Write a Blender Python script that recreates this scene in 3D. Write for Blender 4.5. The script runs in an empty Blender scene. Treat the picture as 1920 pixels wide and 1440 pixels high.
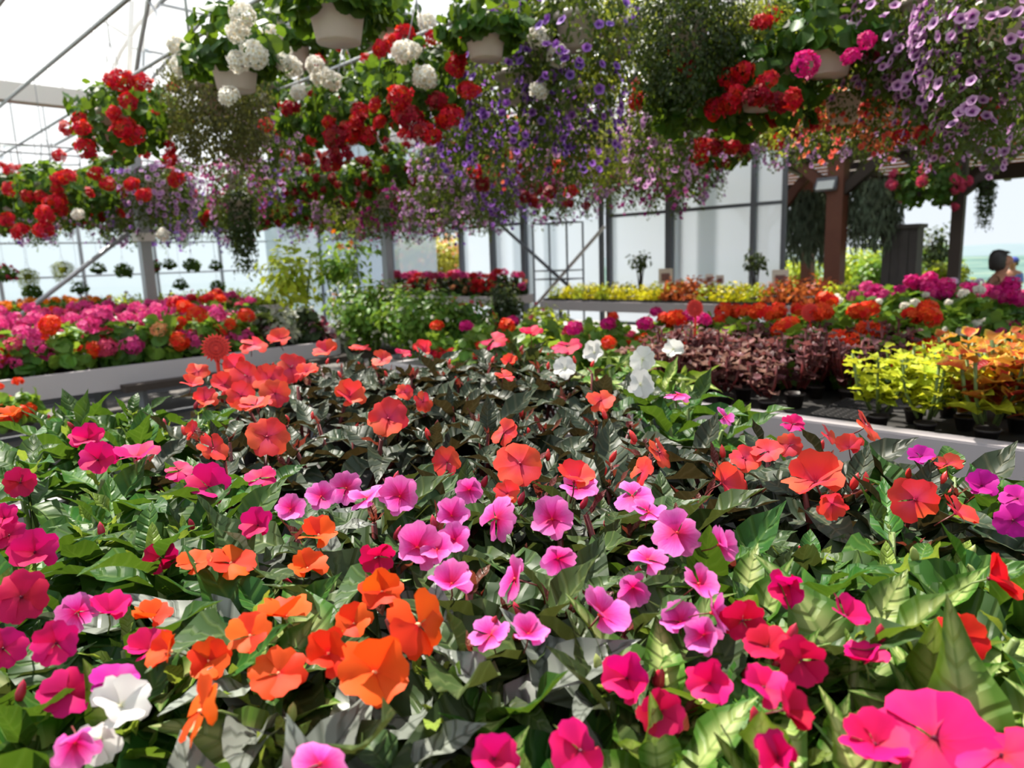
import bpy, math, random
import numpy as np
from mathutils import Vector, Matrix

random.seed(11)
rng = np.random.default_rng(11)
PI = math.pi
scene = bpy.context.scene
COL = scene.collection

# ------------------------------------------------------------------ camera
F_PX, CAM_H = 1330.0, 1.35
PITCH, ROLL = math.radians(10), math.radians(2)
FW = np.array([0, math.cos(PITCH), -math.sin(PITCH)])
_u0 = np.array([0, math.sin(PITCH), math.cos(PITCH)])
_r0 = np.array([1.0, 0, 0])
RT = _r0 * math.cos(ROLL) - _u0 * math.sin(ROLL)
UP = _u0 * math.cos(ROLL) + _r0 * math.sin(ROLL)
CAM = np.array([0, 0, CAM_H])
cam_data = bpy.data.cameras.new('camera')
cam = bpy.data.objects.new('camera', cam_data)
COL.objects.link(cam)
scene.camera = cam
cam_data.sensor_width = 36
cam_data.lens = F_PX / 1920 * 36
cam_data.clip_start = 0.02
cam_data.clip_end = 6000
cam.matrix_world = Matrix(((RT[0], UP[0], -FW[0], 0), (RT[1], UP[1], -FW[1], 0), (RT[2], UP[2], -FW[2], CAM_H), (0, 0, 0, 1)))
cam_data.dof.use_dof = True
cam_data.dof.focus_distance = 0.86
cam_data.dof.aperture_fstop = 6.4

# ------------------------------------------------------------------ world, sun, exposure
vs = scene.view_settings
vs.view_transform = 'Standard'
vs.look = 'None'
vs.gamma = 1.0
vs.use_curve_mapping = False
vs.exposure = 0.28
scene.cycles.max_bounces = 3
scene.cycles.diffuse_bounces = 2
scene.cycles.glossy_bounces = 2
scene.cycles.transmission_bounces = 3
scene.cycles.transparent_max_bounces = 8
scene.cycles.adaptive_threshold = 0.1
scene.cycles.caustics_reflective = False
scene.cycles.caustics_refractive = False
world = bpy.data.worlds.new('sky')
scene.world = world
world.use_nodes = True
world.cycles.sampling_method = 'NONE'
scene.cycles.use_light_tree = False
wt = world.node_tree
bg = wt.nodes['Background']
bg.inputs['Strength'].default_value = 0.86
tc = wt.nodes.new('ShaderNodeTexCoord')
sx = wt.nodes.new('ShaderNodeSeparateXYZ')
wr = wt.nodes.new('ShaderNodeValToRGB')
wt.links.new(tc.outputs['Generated'], sx.inputs[0])
wt.links.new(sx.outputs['Z'], wr.inputs[0])
wt.links.new(wr.outputs[0], bg.inputs['Color'])
wr.color_ramp.elements[0].position = 0.0
wr.color_ramp.elements[0].color = (0.86, 0.93, 1.0, 1)
wr.color_ramp.elements[1].position = 0.7
wr.color_ramp.elements[1].color = (0.74, 0.86, 1.0, 1)
sun_data = bpy.data.lights.new('sun', 'SUN')
sun = bpy.data.objects.new('sun', sun_data)
COL.objects.link(sun)
sun_data.energy = 11.5
sun_data.angle = math.radians(0.9)
sun_data.color = (1.0, 0.93, 0.82)
SUN_DIR = Vector((-0.37, 0.57, 1.2)).normalized()
sun.rotation_euler = SUN_DIR.to_track_quat('Z', 'Y').to_euler()
sun.location = (0, 0, 20)

# ------------------------------------------------------------------ layout helpers
# the greenhouse grid stands at 45 degrees to the view: AX runs along the end wall, BX towards it
AX = np.array([math.cos(PI / 4), -math.sin(PI / 4), 0])
BX = np.array([math.sin(PI / 4), math.cos(PI / 4), 0])

def ray(x, y):
    return RT * (x - 960) / F_PX + UP * (720 - y) / F_PX + FW
def atz(x, y, z):
    d = ray(x, y); return CAM + d * (z - CAM_H) / d[2]
def atd(x, y, t):
    return CAM + ray(x, y) * t
def atb(x, y, b):
    d = ray(x, y); return CAM + d * (b / (d @ BX))
def ata(x, y, a):
    d = ray(x, y); return CAM + d * (a / (d @ AX))
def ab(a, b, z=0.0):
    return AX * a + BX * b + np.array([0, 0, z])
def proj(P):
    d = np.asarray(P, float) - CAM
    z = d @ FW
    return 960 + F_PX * (d @ RT) / z, 720 - F_PX * (d @ UP) / z, z
GRID_ROT = -PI / 4    # rotation about z that turns x into AX and y into BX

# ------------------------------------------------------------------ object helpers
def tag(o, label=None, cat=None, group=None, kind=None):
    if label: o['label'] = label
    if cat: o['category'] = cat
    if group: o['group'] = group
    if kind: o['kind'] = kind
    return o
def link(name, data, parent=None, M=None):
    o = bpy.data.objects.new(name, data)
    COL.objects.link(o)
    if parent is not None: o.parent = parent
    if M is not None: o.matrix_basis = M
    return o
def thing(name, loc, label, cat, group=None, rz=0.0, kind=None):
    o = link(name, None)
    o.empty_display_size = 0.05
    o.location = Vector([float(c) for c in loc])
    o.rotation_euler = (0, 0, rz)
    return tag(o, label, cat, group, kind)
KIDS = {}
def child(name, data, parent, M=None, kind=None):
    o = link(name, data, parent, M)
    if kind: o['kind'] = kind
    KIDS.setdefault(parent.name, []).append(o)
    return o
def dup(root, loc, rz=0.0, label=None, group=None, sc=1.0):
    r = root.copy(); COL.objects.link(r)
    r.location = Vector([float(c) for c in loc]); r.rotation_euler = (0, 0, rz); r.scale = (sc, sc, sc)
    if label: r['label'] = label
    if group: r['group'] = group
    def rec(src, dst):
        for ch in KIDS.get(src.name, ()):
            c = ch.copy(); COL.objects.link(c); c.parent = dst
            KIDS.setdefault(dst.name, []).append(c)
            rec(ch, c)
    rec(root, r)
    return r
def Tm(loc, x=None, z=None, s=1.0, sy=None, sz=None):
    """matrix with local X along x and local Z near z"""
    z = Vector(z).normalized(); x = Vector(x)
    x = x - z * x.dot(z)
    if x.length < 1e-5:
        x = z.orthogonal()
    x.normalize(); y = z.cross(x)
    sy = s if sy is None else sy
    sz = s if sz is None else sz
    return Matrix(((x[0] * s, y[0] * sy, z[0] * sz, loc[0]), (x[1] * s, y[1] * sy, z[1] * sz, loc[1]), (x[2] * s, y[2] * sy, z[2] * sz, loc[2]), (0, 0, 0, 1)))

class MB:
    """collects boxes, tubes and surfaces of one part"""
    def __init__(s):
        s.v = []; s.f = []; s.m = []; s.sm = []
    def add(s, vs, fs, mi=0, smooth=False):
        o = len(s.v)
        s.v += [tuple(float(c) for c in p) for p in vs]
        for f in fs:
            s.f.append([i + o for i in f]); s.m.append(mi); s.sm.append(smooth)
    def box(s, c, h, rz=0.0, mi=0, M=None):
        vs = []
        for i in (-1, 1):
            for j in (-1, 1):
                for k in (-1, 1):
                    x, y, z = i * h[0], j * h[1], k * h[2]
                    p = Vector((x * math.cos(rz) - y * math.sin(rz), x * math.sin(rz) + y * math.cos(rz), z))
                    if M is not None: p = M @ Vector((x, y, z))
                    vs.append(p + Vector([float(q) for q in c]))
        s.add(vs, [(0, 1, 3, 2), (4, 6, 7, 5), (0, 4, 5, 1), (2, 3, 7, 6), (0, 2, 6, 4), (1, 5, 7, 3)], mi)
    def bar(s, p, q, w, h=None, mi=0):
        """square bar from p to q"""
        p = Vector([float(c) for c in p]); q = Vector([float(c) for c in q])
        d = (q - p); L = d.length
        if L < 1e-6: return
        d.normalize()
        up = Vector((0, 0, 1)) if abs(d.z) < 0.9 else Vector([float(c) for c in BX])
        y = up.cross(d).normalized(); z = d.cross(y)
        h = w if h is None else h
        vs = []
        for e in (p, q):
            for i, j in ((-1, -1), (1, -1), (1, 1), (-1, 1)):
                vs.append(e + y * (i * w / 2) + z * (j * h / 2))
        s.add(vs, [(3, 2, 1, 0), (4, 5, 6, 7), (0, 1, 5, 4), (1, 2, 6, 5), (2, 3, 7, 6), (3, 0, 4, 7)], mi)
    def tube(s, pts, r, seg=6, mi=0, taper=1.0):
        pts = [Vector([float(c) for c in p]) for p in pts]
        n = len(pts); vs = []; fs = []
        for i, p in enumerate(pts):
            d = (pts[min(i + 1, n - 1)] - pts[max(i - 1, 0)])
            d.normalize()
            ref = Vector((0, 0, 1)) if abs(d.z) < 0.95 else Vector((1, 0, 0))
            y = ref.cross(d).normalized(); z = d.cross(y)
            rr = r * (1 + (taper - 1) * i / max(1, n - 1))
            for k in range(seg):
                a = 2 * PI * k / seg
                vs.append(p + y * (math.cos(a) * rr) + z * (math.sin(a) * rr))
        for i in range(n - 1):
            for k in range(seg):
                k2 = (k + 1) % seg
                fs.append((i * seg + k, i * seg + k2, (i + 1) * seg + k2, (i + 1) * seg + k))
        fs.append(tuple(range(seg))[::-1]); fs.append(tuple((n - 1) * seg + k for k in range(seg)))
        s.add(vs, fs, mi, True)
    def lathe(s, prof, seg=20, mi=0, c=(0, 0, 0)):
        vs = []; fs = []
        for r, z in prof:
            for k in range(seg):
                a = 2 * PI * k / seg
                vs.append((c[0] + r * math.cos(a), c[1] + r * math.sin(a), c[2] + z))
        for i in range(len(prof) - 1):
            for k in range(seg):
                k2 = (k + 1) % seg
                fs.append((i * seg + k, i * seg + k2, (i + 1) * seg + k2, (i + 1) * seg + k))
        fs.append(tuple(range(seg))[::-1]); fs.append(tuple((len(prof) - 1) * seg + k for k in range(seg)))
        s.add(vs, fs, mi, True)
    def mesh(s, name, mats):
        me = bpy.data.meshes.new(name)
        me.from_pydata(s.v, [], s.f)
        for m in (mats if isinstance(mats, (list, tuple)) else [mats]): me.materials.append(m)
        me.polygons.foreach_set('material_index', s.m)
        me.polygons.foreach_set('use_smooth', s.sm)
        me.update()
        return me

def grid_mesh(name, P, UV, mat, wrap=False):
    """P (n,m,3) array of points -> quad grid with uv"""
    n, m = P.shape[:2]
    idx = np.arange(n * m).reshape(n, m)
    q = np.stack([idx[:-1, :-1], idx[1:, :-1], idx[1:, 1:], idx[:-1, 1:]], -1).reshape(-1, 4)
    me = bpy.data.meshes.new(name)
    me.from_pydata(P.reshape(-1, 3).tolist(), [], q.tolist())
    uvl = me.uv_layers.new(name='uv')
    uvl.data.foreach_set('uv', UV.reshape(-1, 2)[q.reshape(-1)].reshape(-1).astype(np.float32))
    me.polygons.foreach_set('use_smooth', [True] * len(me.polygons))
    me.materials.append(mat)
    me.update()
    return me

def scatter_mesh(name, tv, tf, tuv, M, mats, mi=None):
    """one mesh holding the template (tv, tf tris/quads of equal size, tuv per vertex) at every matrix of M (N,3,4)"""
    N = len(M); nv = len(tv)
    V = np.einsum('nij,vj->nvi', M[:, :, :3], tv) + M[:, None, :, 3]
    k = tf.shape[1]
    Fc = (tf[None] + (np.arange(N) * nv)[:, None, None]).reshape(-1, k)
    me = bpy.data.meshes.new(name)
    me.vertices.add(N * nv)
    me.vertices.foreach_set('co', V.reshape(-1).astype(np.float32))
    nf = len(Fc)
    me.loops.add(nf * k)
    me.loops.foreach_set('vertex_index', Fc.reshape(-1).astype(np.int32))
    me.polygons.add(nf)
    me.polygons.foreach_set('loop_start', (np.arange(nf) * k).astype(np.int32))
    me.polygons.foreach_set('use_smooth', np.ones(nf, bool))
    uvl = me.uv_layers.new(name='uv')
    uvl.data.foreach_set('uv', np.tile(tuv[tf.reshape(-1)].reshape(-1), N).astype(np.float32))
    for m in (mats if isinstance(mats, (list, tuple)) else [mats]): me.materials.append(m)
    if mi is not None:
        me.polygons.foreach_set('material_index', np.repeat(np.asarray(mi), len(tf)).astype(np.int32))
    me.update(calc_edges=True)
    me.validate()
    return me

def frames(P, X, Z, S, SY=None):
    """stack of 3x4 matrices with local X near X and local Z along Z"""
    Z = Z / np.linalg.norm(Z, axis=1, keepdims=True)
    X = X - Z * np.sum(X * Z, 1, keepdims=True)
    X = X / (np.linalg.norm(X, axis=1, keepdims=True) + 1e-9)
    Y = np.cross(Z, X)
    S = np.broadcast_to(np.asarray(S, float), (len(P),))[:, None]
    return np.stack([X * S, Y * S, Z * S, P], -1)

# ------------------------------------------------------------------ materials
class NT:
    def __init__(s, name):
        s.mat = bpy.data.materials.new(name)
        s.mat.use_nodes = True
        s.t = s.mat.node_tree
        s.t.nodes.clear()
        s.out = s.t.nodes.new('ShaderNodeOutputMaterial')
    def n(s, typ, ins=None, **props):
        nd = s.t.nodes.new('ShaderNode' + typ)
        for k, v in props.items(): setattr(nd, k, v)
        for k, v in (ins or {}).items():
            if isinstance(v, bpy.types.NodeSocket): s.t.links.new(v, nd.inputs[k])
            else: nd.inputs[k].default_value = v
        return nd
    def math(s, op, a, b=0.0, c=0.0):
        return s.n('Math', {0: a, 1: b, 2: c}, operation=op).outputs[0]
    def mix(s, f, a, b, blend='MIX'):
        nd = s.n('Mix', {0: f, 6: a, 7: b}, data_type='RGBA', blend_type=blend)
        return nd.outputs[2]
    def ramp(s, f, stops):
        nd = s.n('ValToRGB', {0: f})
        e = nd.color_ramp.elements
        while len(e) < len(stops): e.new(0.5)
        for i, (p, c) in enumerate(stops):
            e[i].position = p; e[i].color = (*c, 1) if len(c) == 3 else c
        return nd.outputs[0]
    def surf(s, sock):
        s.t.links.new(sock, s.out.inputs['Surface'])
        return s.mat
def c4(c): return (c[0], c[1], c[2], 1)

def simple(name, col, rough=0.5, metal=0.0, noise=0.0, scale=8.0, col2=None, bump=0.0, spec=0.5):
    m = NT(name)
    tc = m.n('TexCoord').outputs['Object']
    base = c4(col)
    ins = {'Roughness': rough, 'Metallic': metal, 'Specular IOR Level': spec}
    if noise or bump:
        nz = m.n('TexNoise', {'Vector': tc, 'Scale': scale, 'Detail': 3.0})
        if noise:
            f = m.math('MULTIPLY', nz.outputs['Fac'], noise)
            base = m.mix(f, c4(col), c4(col2 or [x * 0.5 for x in col]))
        if bump:
            ins['Normal'] = m.n('Bump', {'Strength': bump, 'Distance': 0.02, 'Height': nz.outputs['Fac']}).outputs[0]
    ins['Base Color'] = base
    return m.surf(m.n('BsdfPrincipled', ins).outputs[0])

def leaf_mat(name, base, vein, trans, rough=0.42, tw=0.3, margin=None, center=None, island=False, vein_amt=0.55, var=0.35, veins=7.0):
    m = NT(name)
    uv = m.n('SeparateXYZ', {0: m.n('UVMap', uv_map='uv').outputs[0]})
    au = m.math('ABSOLUTE', m.math('MULTIPLY_ADD', uv.outputs[0], 2.0, -1.0))
    t = m.math('MULTIPLY_ADD', au, -0.9, m.math('MULTIPLY', uv.outputs[1], veins))
    st = m.math('ABSOLUTE', m.math('MULTIPLY_ADD', m.math('FRACT', t), 2.0, -1.0))
    side = m.n('MapRange', {0: st, 1: 0.55, 2: 0.95, 3: 0.0, 4: 1.0}).outputs[0]
    mid = m.n('MapRange', {0: au, 1: 0.10, 2: 0.02, 3: 0.0, 4: 1.0}).outputs[0]
    vm = m.math('MULTIPLY', m.math('MAXIMUM', m.math('MULTIPLY', side, 0.7), mid), vein_amt)
    rnd = m.n('NewGeometry').outputs['Random Per Island'] if island else m.n('ObjectInfo').outputs['Random']
    col = c4(base)
    if center is not None:
        col = m.mix(m.n('MapRange', {0: au, 1: 0.75, 2: 0.2, 3: 0.0, 4: 1.0}).outputs[0], col, c4(center))
    if margin is not None:
        col = m.mix(m.n('MapRange', {0: au, 1: 0.6, 2: 0.92, 3: 0.0, 4: 1.0}).outputs[0], col, c4(margin))
    col = m.mix(vm, col, c4(vein))
    nz = m.n('TexNoise', {'Vector': m.n('TexCoord').outputs['Object'], 'Scale': 3.0 if not island else 30.0, 'Detail': 1.0})
    v = m.math('MULTIPLY_ADD', rnd, var * 2, 1 - var)
    v = m.math('MULTIPLY', v, m.math('MULTIPLY_ADD', nz.outputs['Fac'], 0.6, 0.7))
    hs = m.n('HueSaturation', {'Hue': m.math('MULTIPLY_ADD', m.math('FRACT', m.math('MULTIPLY', rnd, 7.31)), 0.04, 0.48), 'Saturation': 1.0, 'Value': v, 'Fac': 1.0, 'Color': col}).outputs[0]
    pin = {'Base Color': hs, 'Roughness': rough, 'Specular IOR Level': 0.24}
    if not island:
        pin['Normal'] = m.n('Bump', {'Strength': 0.5, 'Distance': 0.003, 'Height': m.math('MULTIPLY', side, -1.0)}).outputs[0]
    pb = m.n('BsdfPrincipled', pin)
    tr = m.n('BsdfTranslucent', {'Color': m.mix(0.5, hs, c4(trans))})
    return m.surf(m.n('MixShader', {0: tw, 1: pb.outputs[0], 2: tr.outputs[0]}).outputs[0])

def petal_mat(name, stops, tw=0.4, island=False, var=0.12, hue=0.02, rough=0.6):
    """colour by distance from the eye (uv y)"""
    m = NT(name)
    uv = m.n('SeparateXYZ', {0: m.n('UVMap', uv_map='uv').outputs[0]})
    rnd = m.n('NewGeometry').outputs['Random Per Island'] if island else m.n('ObjectInfo').outputs['Random']
    streak = m.n('TexNoise', {'Vector': m.n('CombineXYZ', {0: m.math('MULTIPLY', uv.outputs[0], 9.0), 1: m.math('MULTIPLY', uv.outputs[1], 1.2), 2: m.math('MULTIPLY', rnd, 50.0)}).outputs[0], 'Scale': 2.2, 'Detail': 1.0})
    f = m.math('ADD', uv.outputs[1], m.math('MULTIPLY_ADD', streak.outputs['Fac'], 0.34, -0.17))
    col = m.ramp(f, stops)
    hs = m.n('HueSaturation', {'Hue': m.math('MULTIPLY_ADD', rnd, hue, 0.5 - hue / 2), 'Saturation': 1.0, 'Value': m.math('MULTIPLY_ADD', m.math('FRACT', m.math('MULTIPLY', rnd, 5.7)), var * 2, 1 - var), 'Fac': 1.0, 'Color': col}).outputs[0]
    pb = m.n('BsdfPrincipled', {'Base Color': hs, 'Roughness': rough, 'Specular IOR Level': 0.25})
    tr = m.n('BsdfTranslucent', {'Color': hs})
    return m.surf(m.n('MixShader', {0: tw, 1: pb.outputs[0], 2: tr.outputs[0]}).outputs[0])

def film_mat(name, clear, tcol, diff=0.15, rough=0.4):
    """thin plastic: part clear, part scattering"""
    m = NT(name)
    tp = m.n('BsdfTransparent', {'Color': (0.96, 0.97, 0.98, 1)})
    tl = m.n('BsdfTranslucent', {'Color': c4(tcol)})
    df = m.n('BsdfPrincipled', {'Base Color': c4(tcol), 'Roughness': rough})
    sc_ = m.n('MixShader', {0: diff, 1: tl.outputs[0], 2: df.outputs[0]})
    return m.surf(m.n('MixShader', {0: 1 - clear, 1: tp.outputs[0], 2: sc_.outputs[0]}).outputs[0])

STEEL = simple('galvanised_steel', (0.42, 0.43, 0.45), 0.42, 0.6, 0.5, 14, (0.3, 0.31, 0.33))
STEEL_DARK = simple('grey_frame', (0.16, 0.17, 0.19), 0.5, 0.3)
WHITE_METAL = simple('white_bench_board', (0.5, 0.46, 0.47), 0.42, 0.1, 0.5, 5, (0.42, 0.37, 0.38))
BENCH_TOP = simple('bench_mat', (0.03, 0.028, 0.025), 0.9, 0, 0.6, 20, (0.01, 0.01, 0.01))
POT_WHITE = simple('white_plastic_pot', (0.72, 0.62, 0.59), 0.45, 0, 0.4, 4, (0.6, 0.49, 0.46))
POT_TERRA = simple('terracotta_pot', (0.42, 0.09, 0.045), 0.6, 0, 0.5, 9)
POT_DARK = simple('dark_plastic_pot', (0.035, 0.026, 0.024), 0.5)
SOIL = simple('soil', (0.02, 0.013, 0.008), 0.95, 0, 0.6, 40, bump=0.6)
WIRE = simple('wire', (0.3, 0.3, 0.31), 0.4, 0.5)
CONCRETE = simple('floor_concrete', (0.13, 0.12, 0.11), 0.85, 0, 0.7, 2.5, (0.06, 0.055, 0.05), 0.2)
WOOD = simple('brown_wood', (0.19, 0.065, 0.035), 0.6, 0, 0.7, 6, (0.09, 0.03, 0.018), 0.2)
WOOD_DARK = simple('dark_wood', (0.045, 0.03, 0.022), 0.7, 0, 0.6, 6)
WOOD_ROOF = simple('roof_boards', (0.5, 0.21, 0.09), 0.6, 0, 0.7, 5, (0.3, 0.11, 0.05))
WOOD_GREY = simple('grey_weathered_wood', (0.085, 0.075, 0.07), 0.8, 0, 0.6, 8, (0.04, 0.035, 0.032))
STEM_GREEN = simple('green_stem', (0.14, 0.2, 0.05), 0.5)
STEM_RED = simple('red_stem', (0.14, 0.02, 0.02), 0.45)
TAG_RED = simple('red_card', (0.72, 0.035, 0.02), 0.5)
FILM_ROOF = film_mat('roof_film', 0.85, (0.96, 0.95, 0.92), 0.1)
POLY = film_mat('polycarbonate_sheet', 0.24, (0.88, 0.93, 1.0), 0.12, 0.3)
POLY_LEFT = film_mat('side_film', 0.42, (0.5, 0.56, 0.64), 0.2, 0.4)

# ================================================================== structure
WALL_B, BAY_L, BAY_R, EAVE = 8.7, -8.4, 1.6, 3.05
RIDGE = 2.7
def vault(a0, a1, n=24):
    return [(a0 + (a1 - a0) * i / n, EAVE + RIDGE * math.sin(PI * i / n) ** 0.85) for i in range(n + 1)]

# floor and land
mb = MB()
mb.add([ab(-19, -7, 0), ab(9, -7, 0), ab(9, WALL_B + 0.1, 0), ab(-19, WALL_B + 0.1, 0)], [(0, 1, 2, 3)])
tag(link('floor', mb.mesh('floor', CONCRETE)), 'grey concrete greenhouse floor under the benches', kind='structure')

def land_material():
    m = NT('meadow_and_hazed_fields')
    pos = m.n('NewGeometry').outputs['Position']
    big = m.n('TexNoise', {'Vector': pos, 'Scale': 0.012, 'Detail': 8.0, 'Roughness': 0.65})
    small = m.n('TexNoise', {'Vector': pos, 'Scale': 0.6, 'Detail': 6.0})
    far = m.ramp(big.outputs['Fac'], [(0.38, (0.05, 0.1, 0.095)), (0.5, (0.09, 0.16, 0.145)), (0.62, (0.16, 0.21, 0.17))])  # pale teal far tones stand in for distance haze
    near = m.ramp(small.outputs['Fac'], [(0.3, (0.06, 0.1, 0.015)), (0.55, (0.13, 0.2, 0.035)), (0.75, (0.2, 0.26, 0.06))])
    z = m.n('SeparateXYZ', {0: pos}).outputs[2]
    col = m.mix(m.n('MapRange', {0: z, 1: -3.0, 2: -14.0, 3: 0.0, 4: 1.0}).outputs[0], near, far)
    return m.surf(m.n('BsdfPrincipled', {'Base Color': col, 'Roughness': 0.95, 'Specular IOR Level': 0.1}).outputs[0])
rad = [0, 8, 14, 20, 26, 34, 45, 60, 90, 140, 220, 400, 800, 1600, 3000]
zz = [-0.06, -0.06, -0.06, -0.12, -0.5, -1.2, -2.2, -3.6, -6.5, -11, -17, -24, -30, -34, -36]
nseg = 64
P = np.zeros((len(rad), nseg + 1, 3))
for i, (r, z) in enumerate(zip(rad, zz)):
    for k in range(nseg + 1):
        t = 2 * PI * (k % nseg) / nseg
        w = 0 if r < 30 else (math.sin(3 * t + r * .01) * 0.10 + math.sin(7 * t + r * .023) * 0.06) * abs(z)
        P[i, k] = (r * math.cos(t), 4 + r * math.sin(t), z + w)
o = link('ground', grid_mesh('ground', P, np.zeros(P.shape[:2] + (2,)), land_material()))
tag(o, 'green meadow falling away to haze-coloured fields beyond', kind='structure')
# far ridge of hills on the horizon
def hill_ridge():
    n = 120; P = np.zeros((4, n, 3))
    for k in range(n):
        t = math.radians(5 + 150 * k / (n - 1))
        h = 6 + 9 * abs(math.sin(t * 5.1)) + 5 * abs(math.sin(t * 13.7)) + 3 * math.sin(t * 41)
        for i, (r, s) in enumerate(((2200, 0), (2350, 0.75), (2450, 1), (2900, 0.2))):
            P[i, k] = (r * math.cos(t), r * math.sin(t), -36 + (h + 12) * s)
    return P
HILL = simple('hazed_wooded_hills', (0.12, 0.17, 0.2), 1.0, 0, 0.8, 0.01, (0.16, 0.21, 0.22))  # blue-grey base colour carries the haze of distance
tag(link('hills', grid_mesh('hills', hill_ridge(), np.zeros((4, 120, 2)), HILL)), 'low wooded hills on the horizon', kind='structure')

# pale ground added outside to keep green bounce off the end wall
BOUNCE_PALE = simple('pale_bounce_ground', (0.3, 0.29, 0.27), 0.9, 0, 0.5, 3)
m = MB(); m.add([ab(-16, WALL_B + 0.1, -0.02), ab(4, WALL_B + 0.1, -0.02), ab(4, WALL_B + 5.5, -0.02), ab(-16, WALL_B + 5.5, -0.02)], [(0, 1, 2, 3)])
tag(link('bounce_ground', m.mesh('bounce_ground', BOUNCE_PALE)), 'pale ground added outside the end wall against green bounce', kind='structure')
# roof film, arches, purlins
def strip_roof(name, a0, a1, label):
    pr = vault(a0, a1)
    bs = np.linspace(-6.5, WALL_B + 0.05, 12)
    P = np.array([[ab(a, b, z + 0.05) for a, z in pr] for b in bs])
    return tag(link(name, grid_mesh(name, P, np.zeros(P.shape[:2] + (2,)), FILM_ROOF)), label, kind='structure')
roof = strip_roof('ceiling', BAY_L, BAY_R, 'milky curved plastic film roof of the main bay')
roof2 = strip_roof('ceiling_side_bay', BAY_L - 9, BAY_L, 'milky curved plastic film roof of the side bay')
roof3 = strip_roof('ceiling_near_bay', BAY_R, BAY_R + 7, 'milky curved plastic film roof of the near bay')

def tube_obj(name, pts, r, mat, parent, seg=6):
    m = MB(); m.tube(pts, r, seg); return child(name, m.mesh(name, mat), parent)
def bar_obj(name, p, q, w, mat, parent, h=None):
    m = MB(); m.bar(p, q, w, h); return child(name, m.mesh(name, mat), parent)

names = {-4.5: 'behind the viewer', -0.9: 'over the front flower bench', 2.83: 'springing from the post by the red geraniums', 6.4: 'over the far yellow bench'}
for b in (-4.5, -0.9, 2.83, 6.4):
    t = thing('roof_arch', ab((BAY_L + BAY_R) / 2, b, EAVE), 'curved galvanised roof arch ' + names[b], 'roof arch', 'greenhouse roof arches', kind='structure')
    c0 = ab((BAY_L + BAY_R) / 2, b, EAVE)
    pr = vault(BAY_L, BAY_R)
    loc = lambda a, z: ab(a, b, z) - c0
    tube_obj('arch_tube', [loc(a, z) for a, z in pr], 0.024, STEEL, t, 8)
    tube_obj('tie_tube', [loc(BAY_L, EAVE + 0.02), loc(BAY_R, EAVE + 0.02)], 0.02, STEEL, t)
    for i in (4, 8, 12, 16, 20):
        a, z = pr[i]
        tube_obj('hanger_tube', [loc(a, EAVE + 0.02), loc(a, z)], 0.014, STEEL, t)
    for i in (2, 6, 10, 14, 18):
        a, z = pr[i]; a2 = pr[i + 2][0] if i < 12 else pr[i + 2][0]
        tube_obj('web_tube', [loc(a, z), loc(a2, EAVE + 0.02)], 0.013, STEEL, t)
    # arch of the side bay seen past the gutter
    t2 = thing('roof_arch', ab(BAY_L - 4.5, b, EAVE), 'curved side bay arch beyond the gutter ' + names[b], 'roof arch', 'greenhouse roof arches', kind='structure')
    c0 = ab(BAY_L - 4.5, b, EAVE)
    tube_obj('arch_tube', [loc(a, z) for a, z in vault(BAY_L - 9, BAY_L)], 0.024, STEEL, t2, 8)
    tube_obj('tie_tube', [loc(BAY_L - 9, EAVE - 0.4), loc(BAY_L, EAVE - 0.4)], 0.02, STEEL, t2)
for i, wd in ((3, 'lowest'), (7, 'second'), (12, 'ridge'), (17, 'near second'), (21, 'near lowest')):
    a, z = vault(BAY_L, BAY_R)[i]
    m = MB(); m.tube([ab(a, -6.4, z), ab(a, WALL_B, z)], 0.017, 6)
    tag(link('roof_purlin', m.mesh('roof_purlin', STEEL)), wd + ' galvanised purlin tube under the film roof', 'purlin', 'roof purlins', 'structure')
# long wind braces crossing the near-left roof
for k, ((x0, y0), (x1, y1)) in enumerate([((0, 30), (158, 208)), ((135, 0), (236, 66)), ((412, 0), (286, 146)), ((248, 90), (410, 120)), ((300, 8), (425, 36))]):
    m = MB(); m.tube([atb(x0, y0, 2.95), atb(x1, y1, 2.95)], 0.017, 6)
    tag(link('roof_brace', m.mesh('roof_brace', STEEL)), ['long brace falling to the gutter from the upper corner', 'short brace meeting the arch near its shoulder', 'brace rising steeply beside the white geranium pot', 'thin level rod behind the white geranium pot', 'upper level rod at the top of the arch'][k], 'brace', 'roof braces', 'structure')

m = MB(); m.tube([atb(x, y, 2.95) for x, y in ((102, 272), (150, 246), (186, 190), (226, 98), (258, 46), (296, 8), (345, -30))], 0.022, 8)
tag(link('roof_brace', m.mesh('roof_brace', STEEL)), 'curved inner arch tube rising past the red geraniums', 'brace', 'roof braces', 'structure')
for k, (x0, y0, x1, y1, r) in enumerate(((247, 0, 241, 190, .03), (272, 0, 268, 150, .009), (0, 273, 104, 272, .02), (0, 309, 150, 309, .014), (0, 331, 150, 331, .014), (0, 346, 150, 346, .014))):
    bb = 2.95 if k < 2 else 3.3
    m = MB(); m.tube([atb(x0, y0, bb), atb(x1, y1, bb)], r, 6)
    tag(link('roof_brace', m.mesh('roof_brace', STEEL)), ['upright tube above the gutter post', 'thin upright rod beside the upright tube', 'level tube meeting the curved inner arch', 'highest of the three thin level tubes', 'middle of the three thin level tubes', 'lowest of the three thin level tubes'][k], 'brace', 'roof braces', 'structure')

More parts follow.
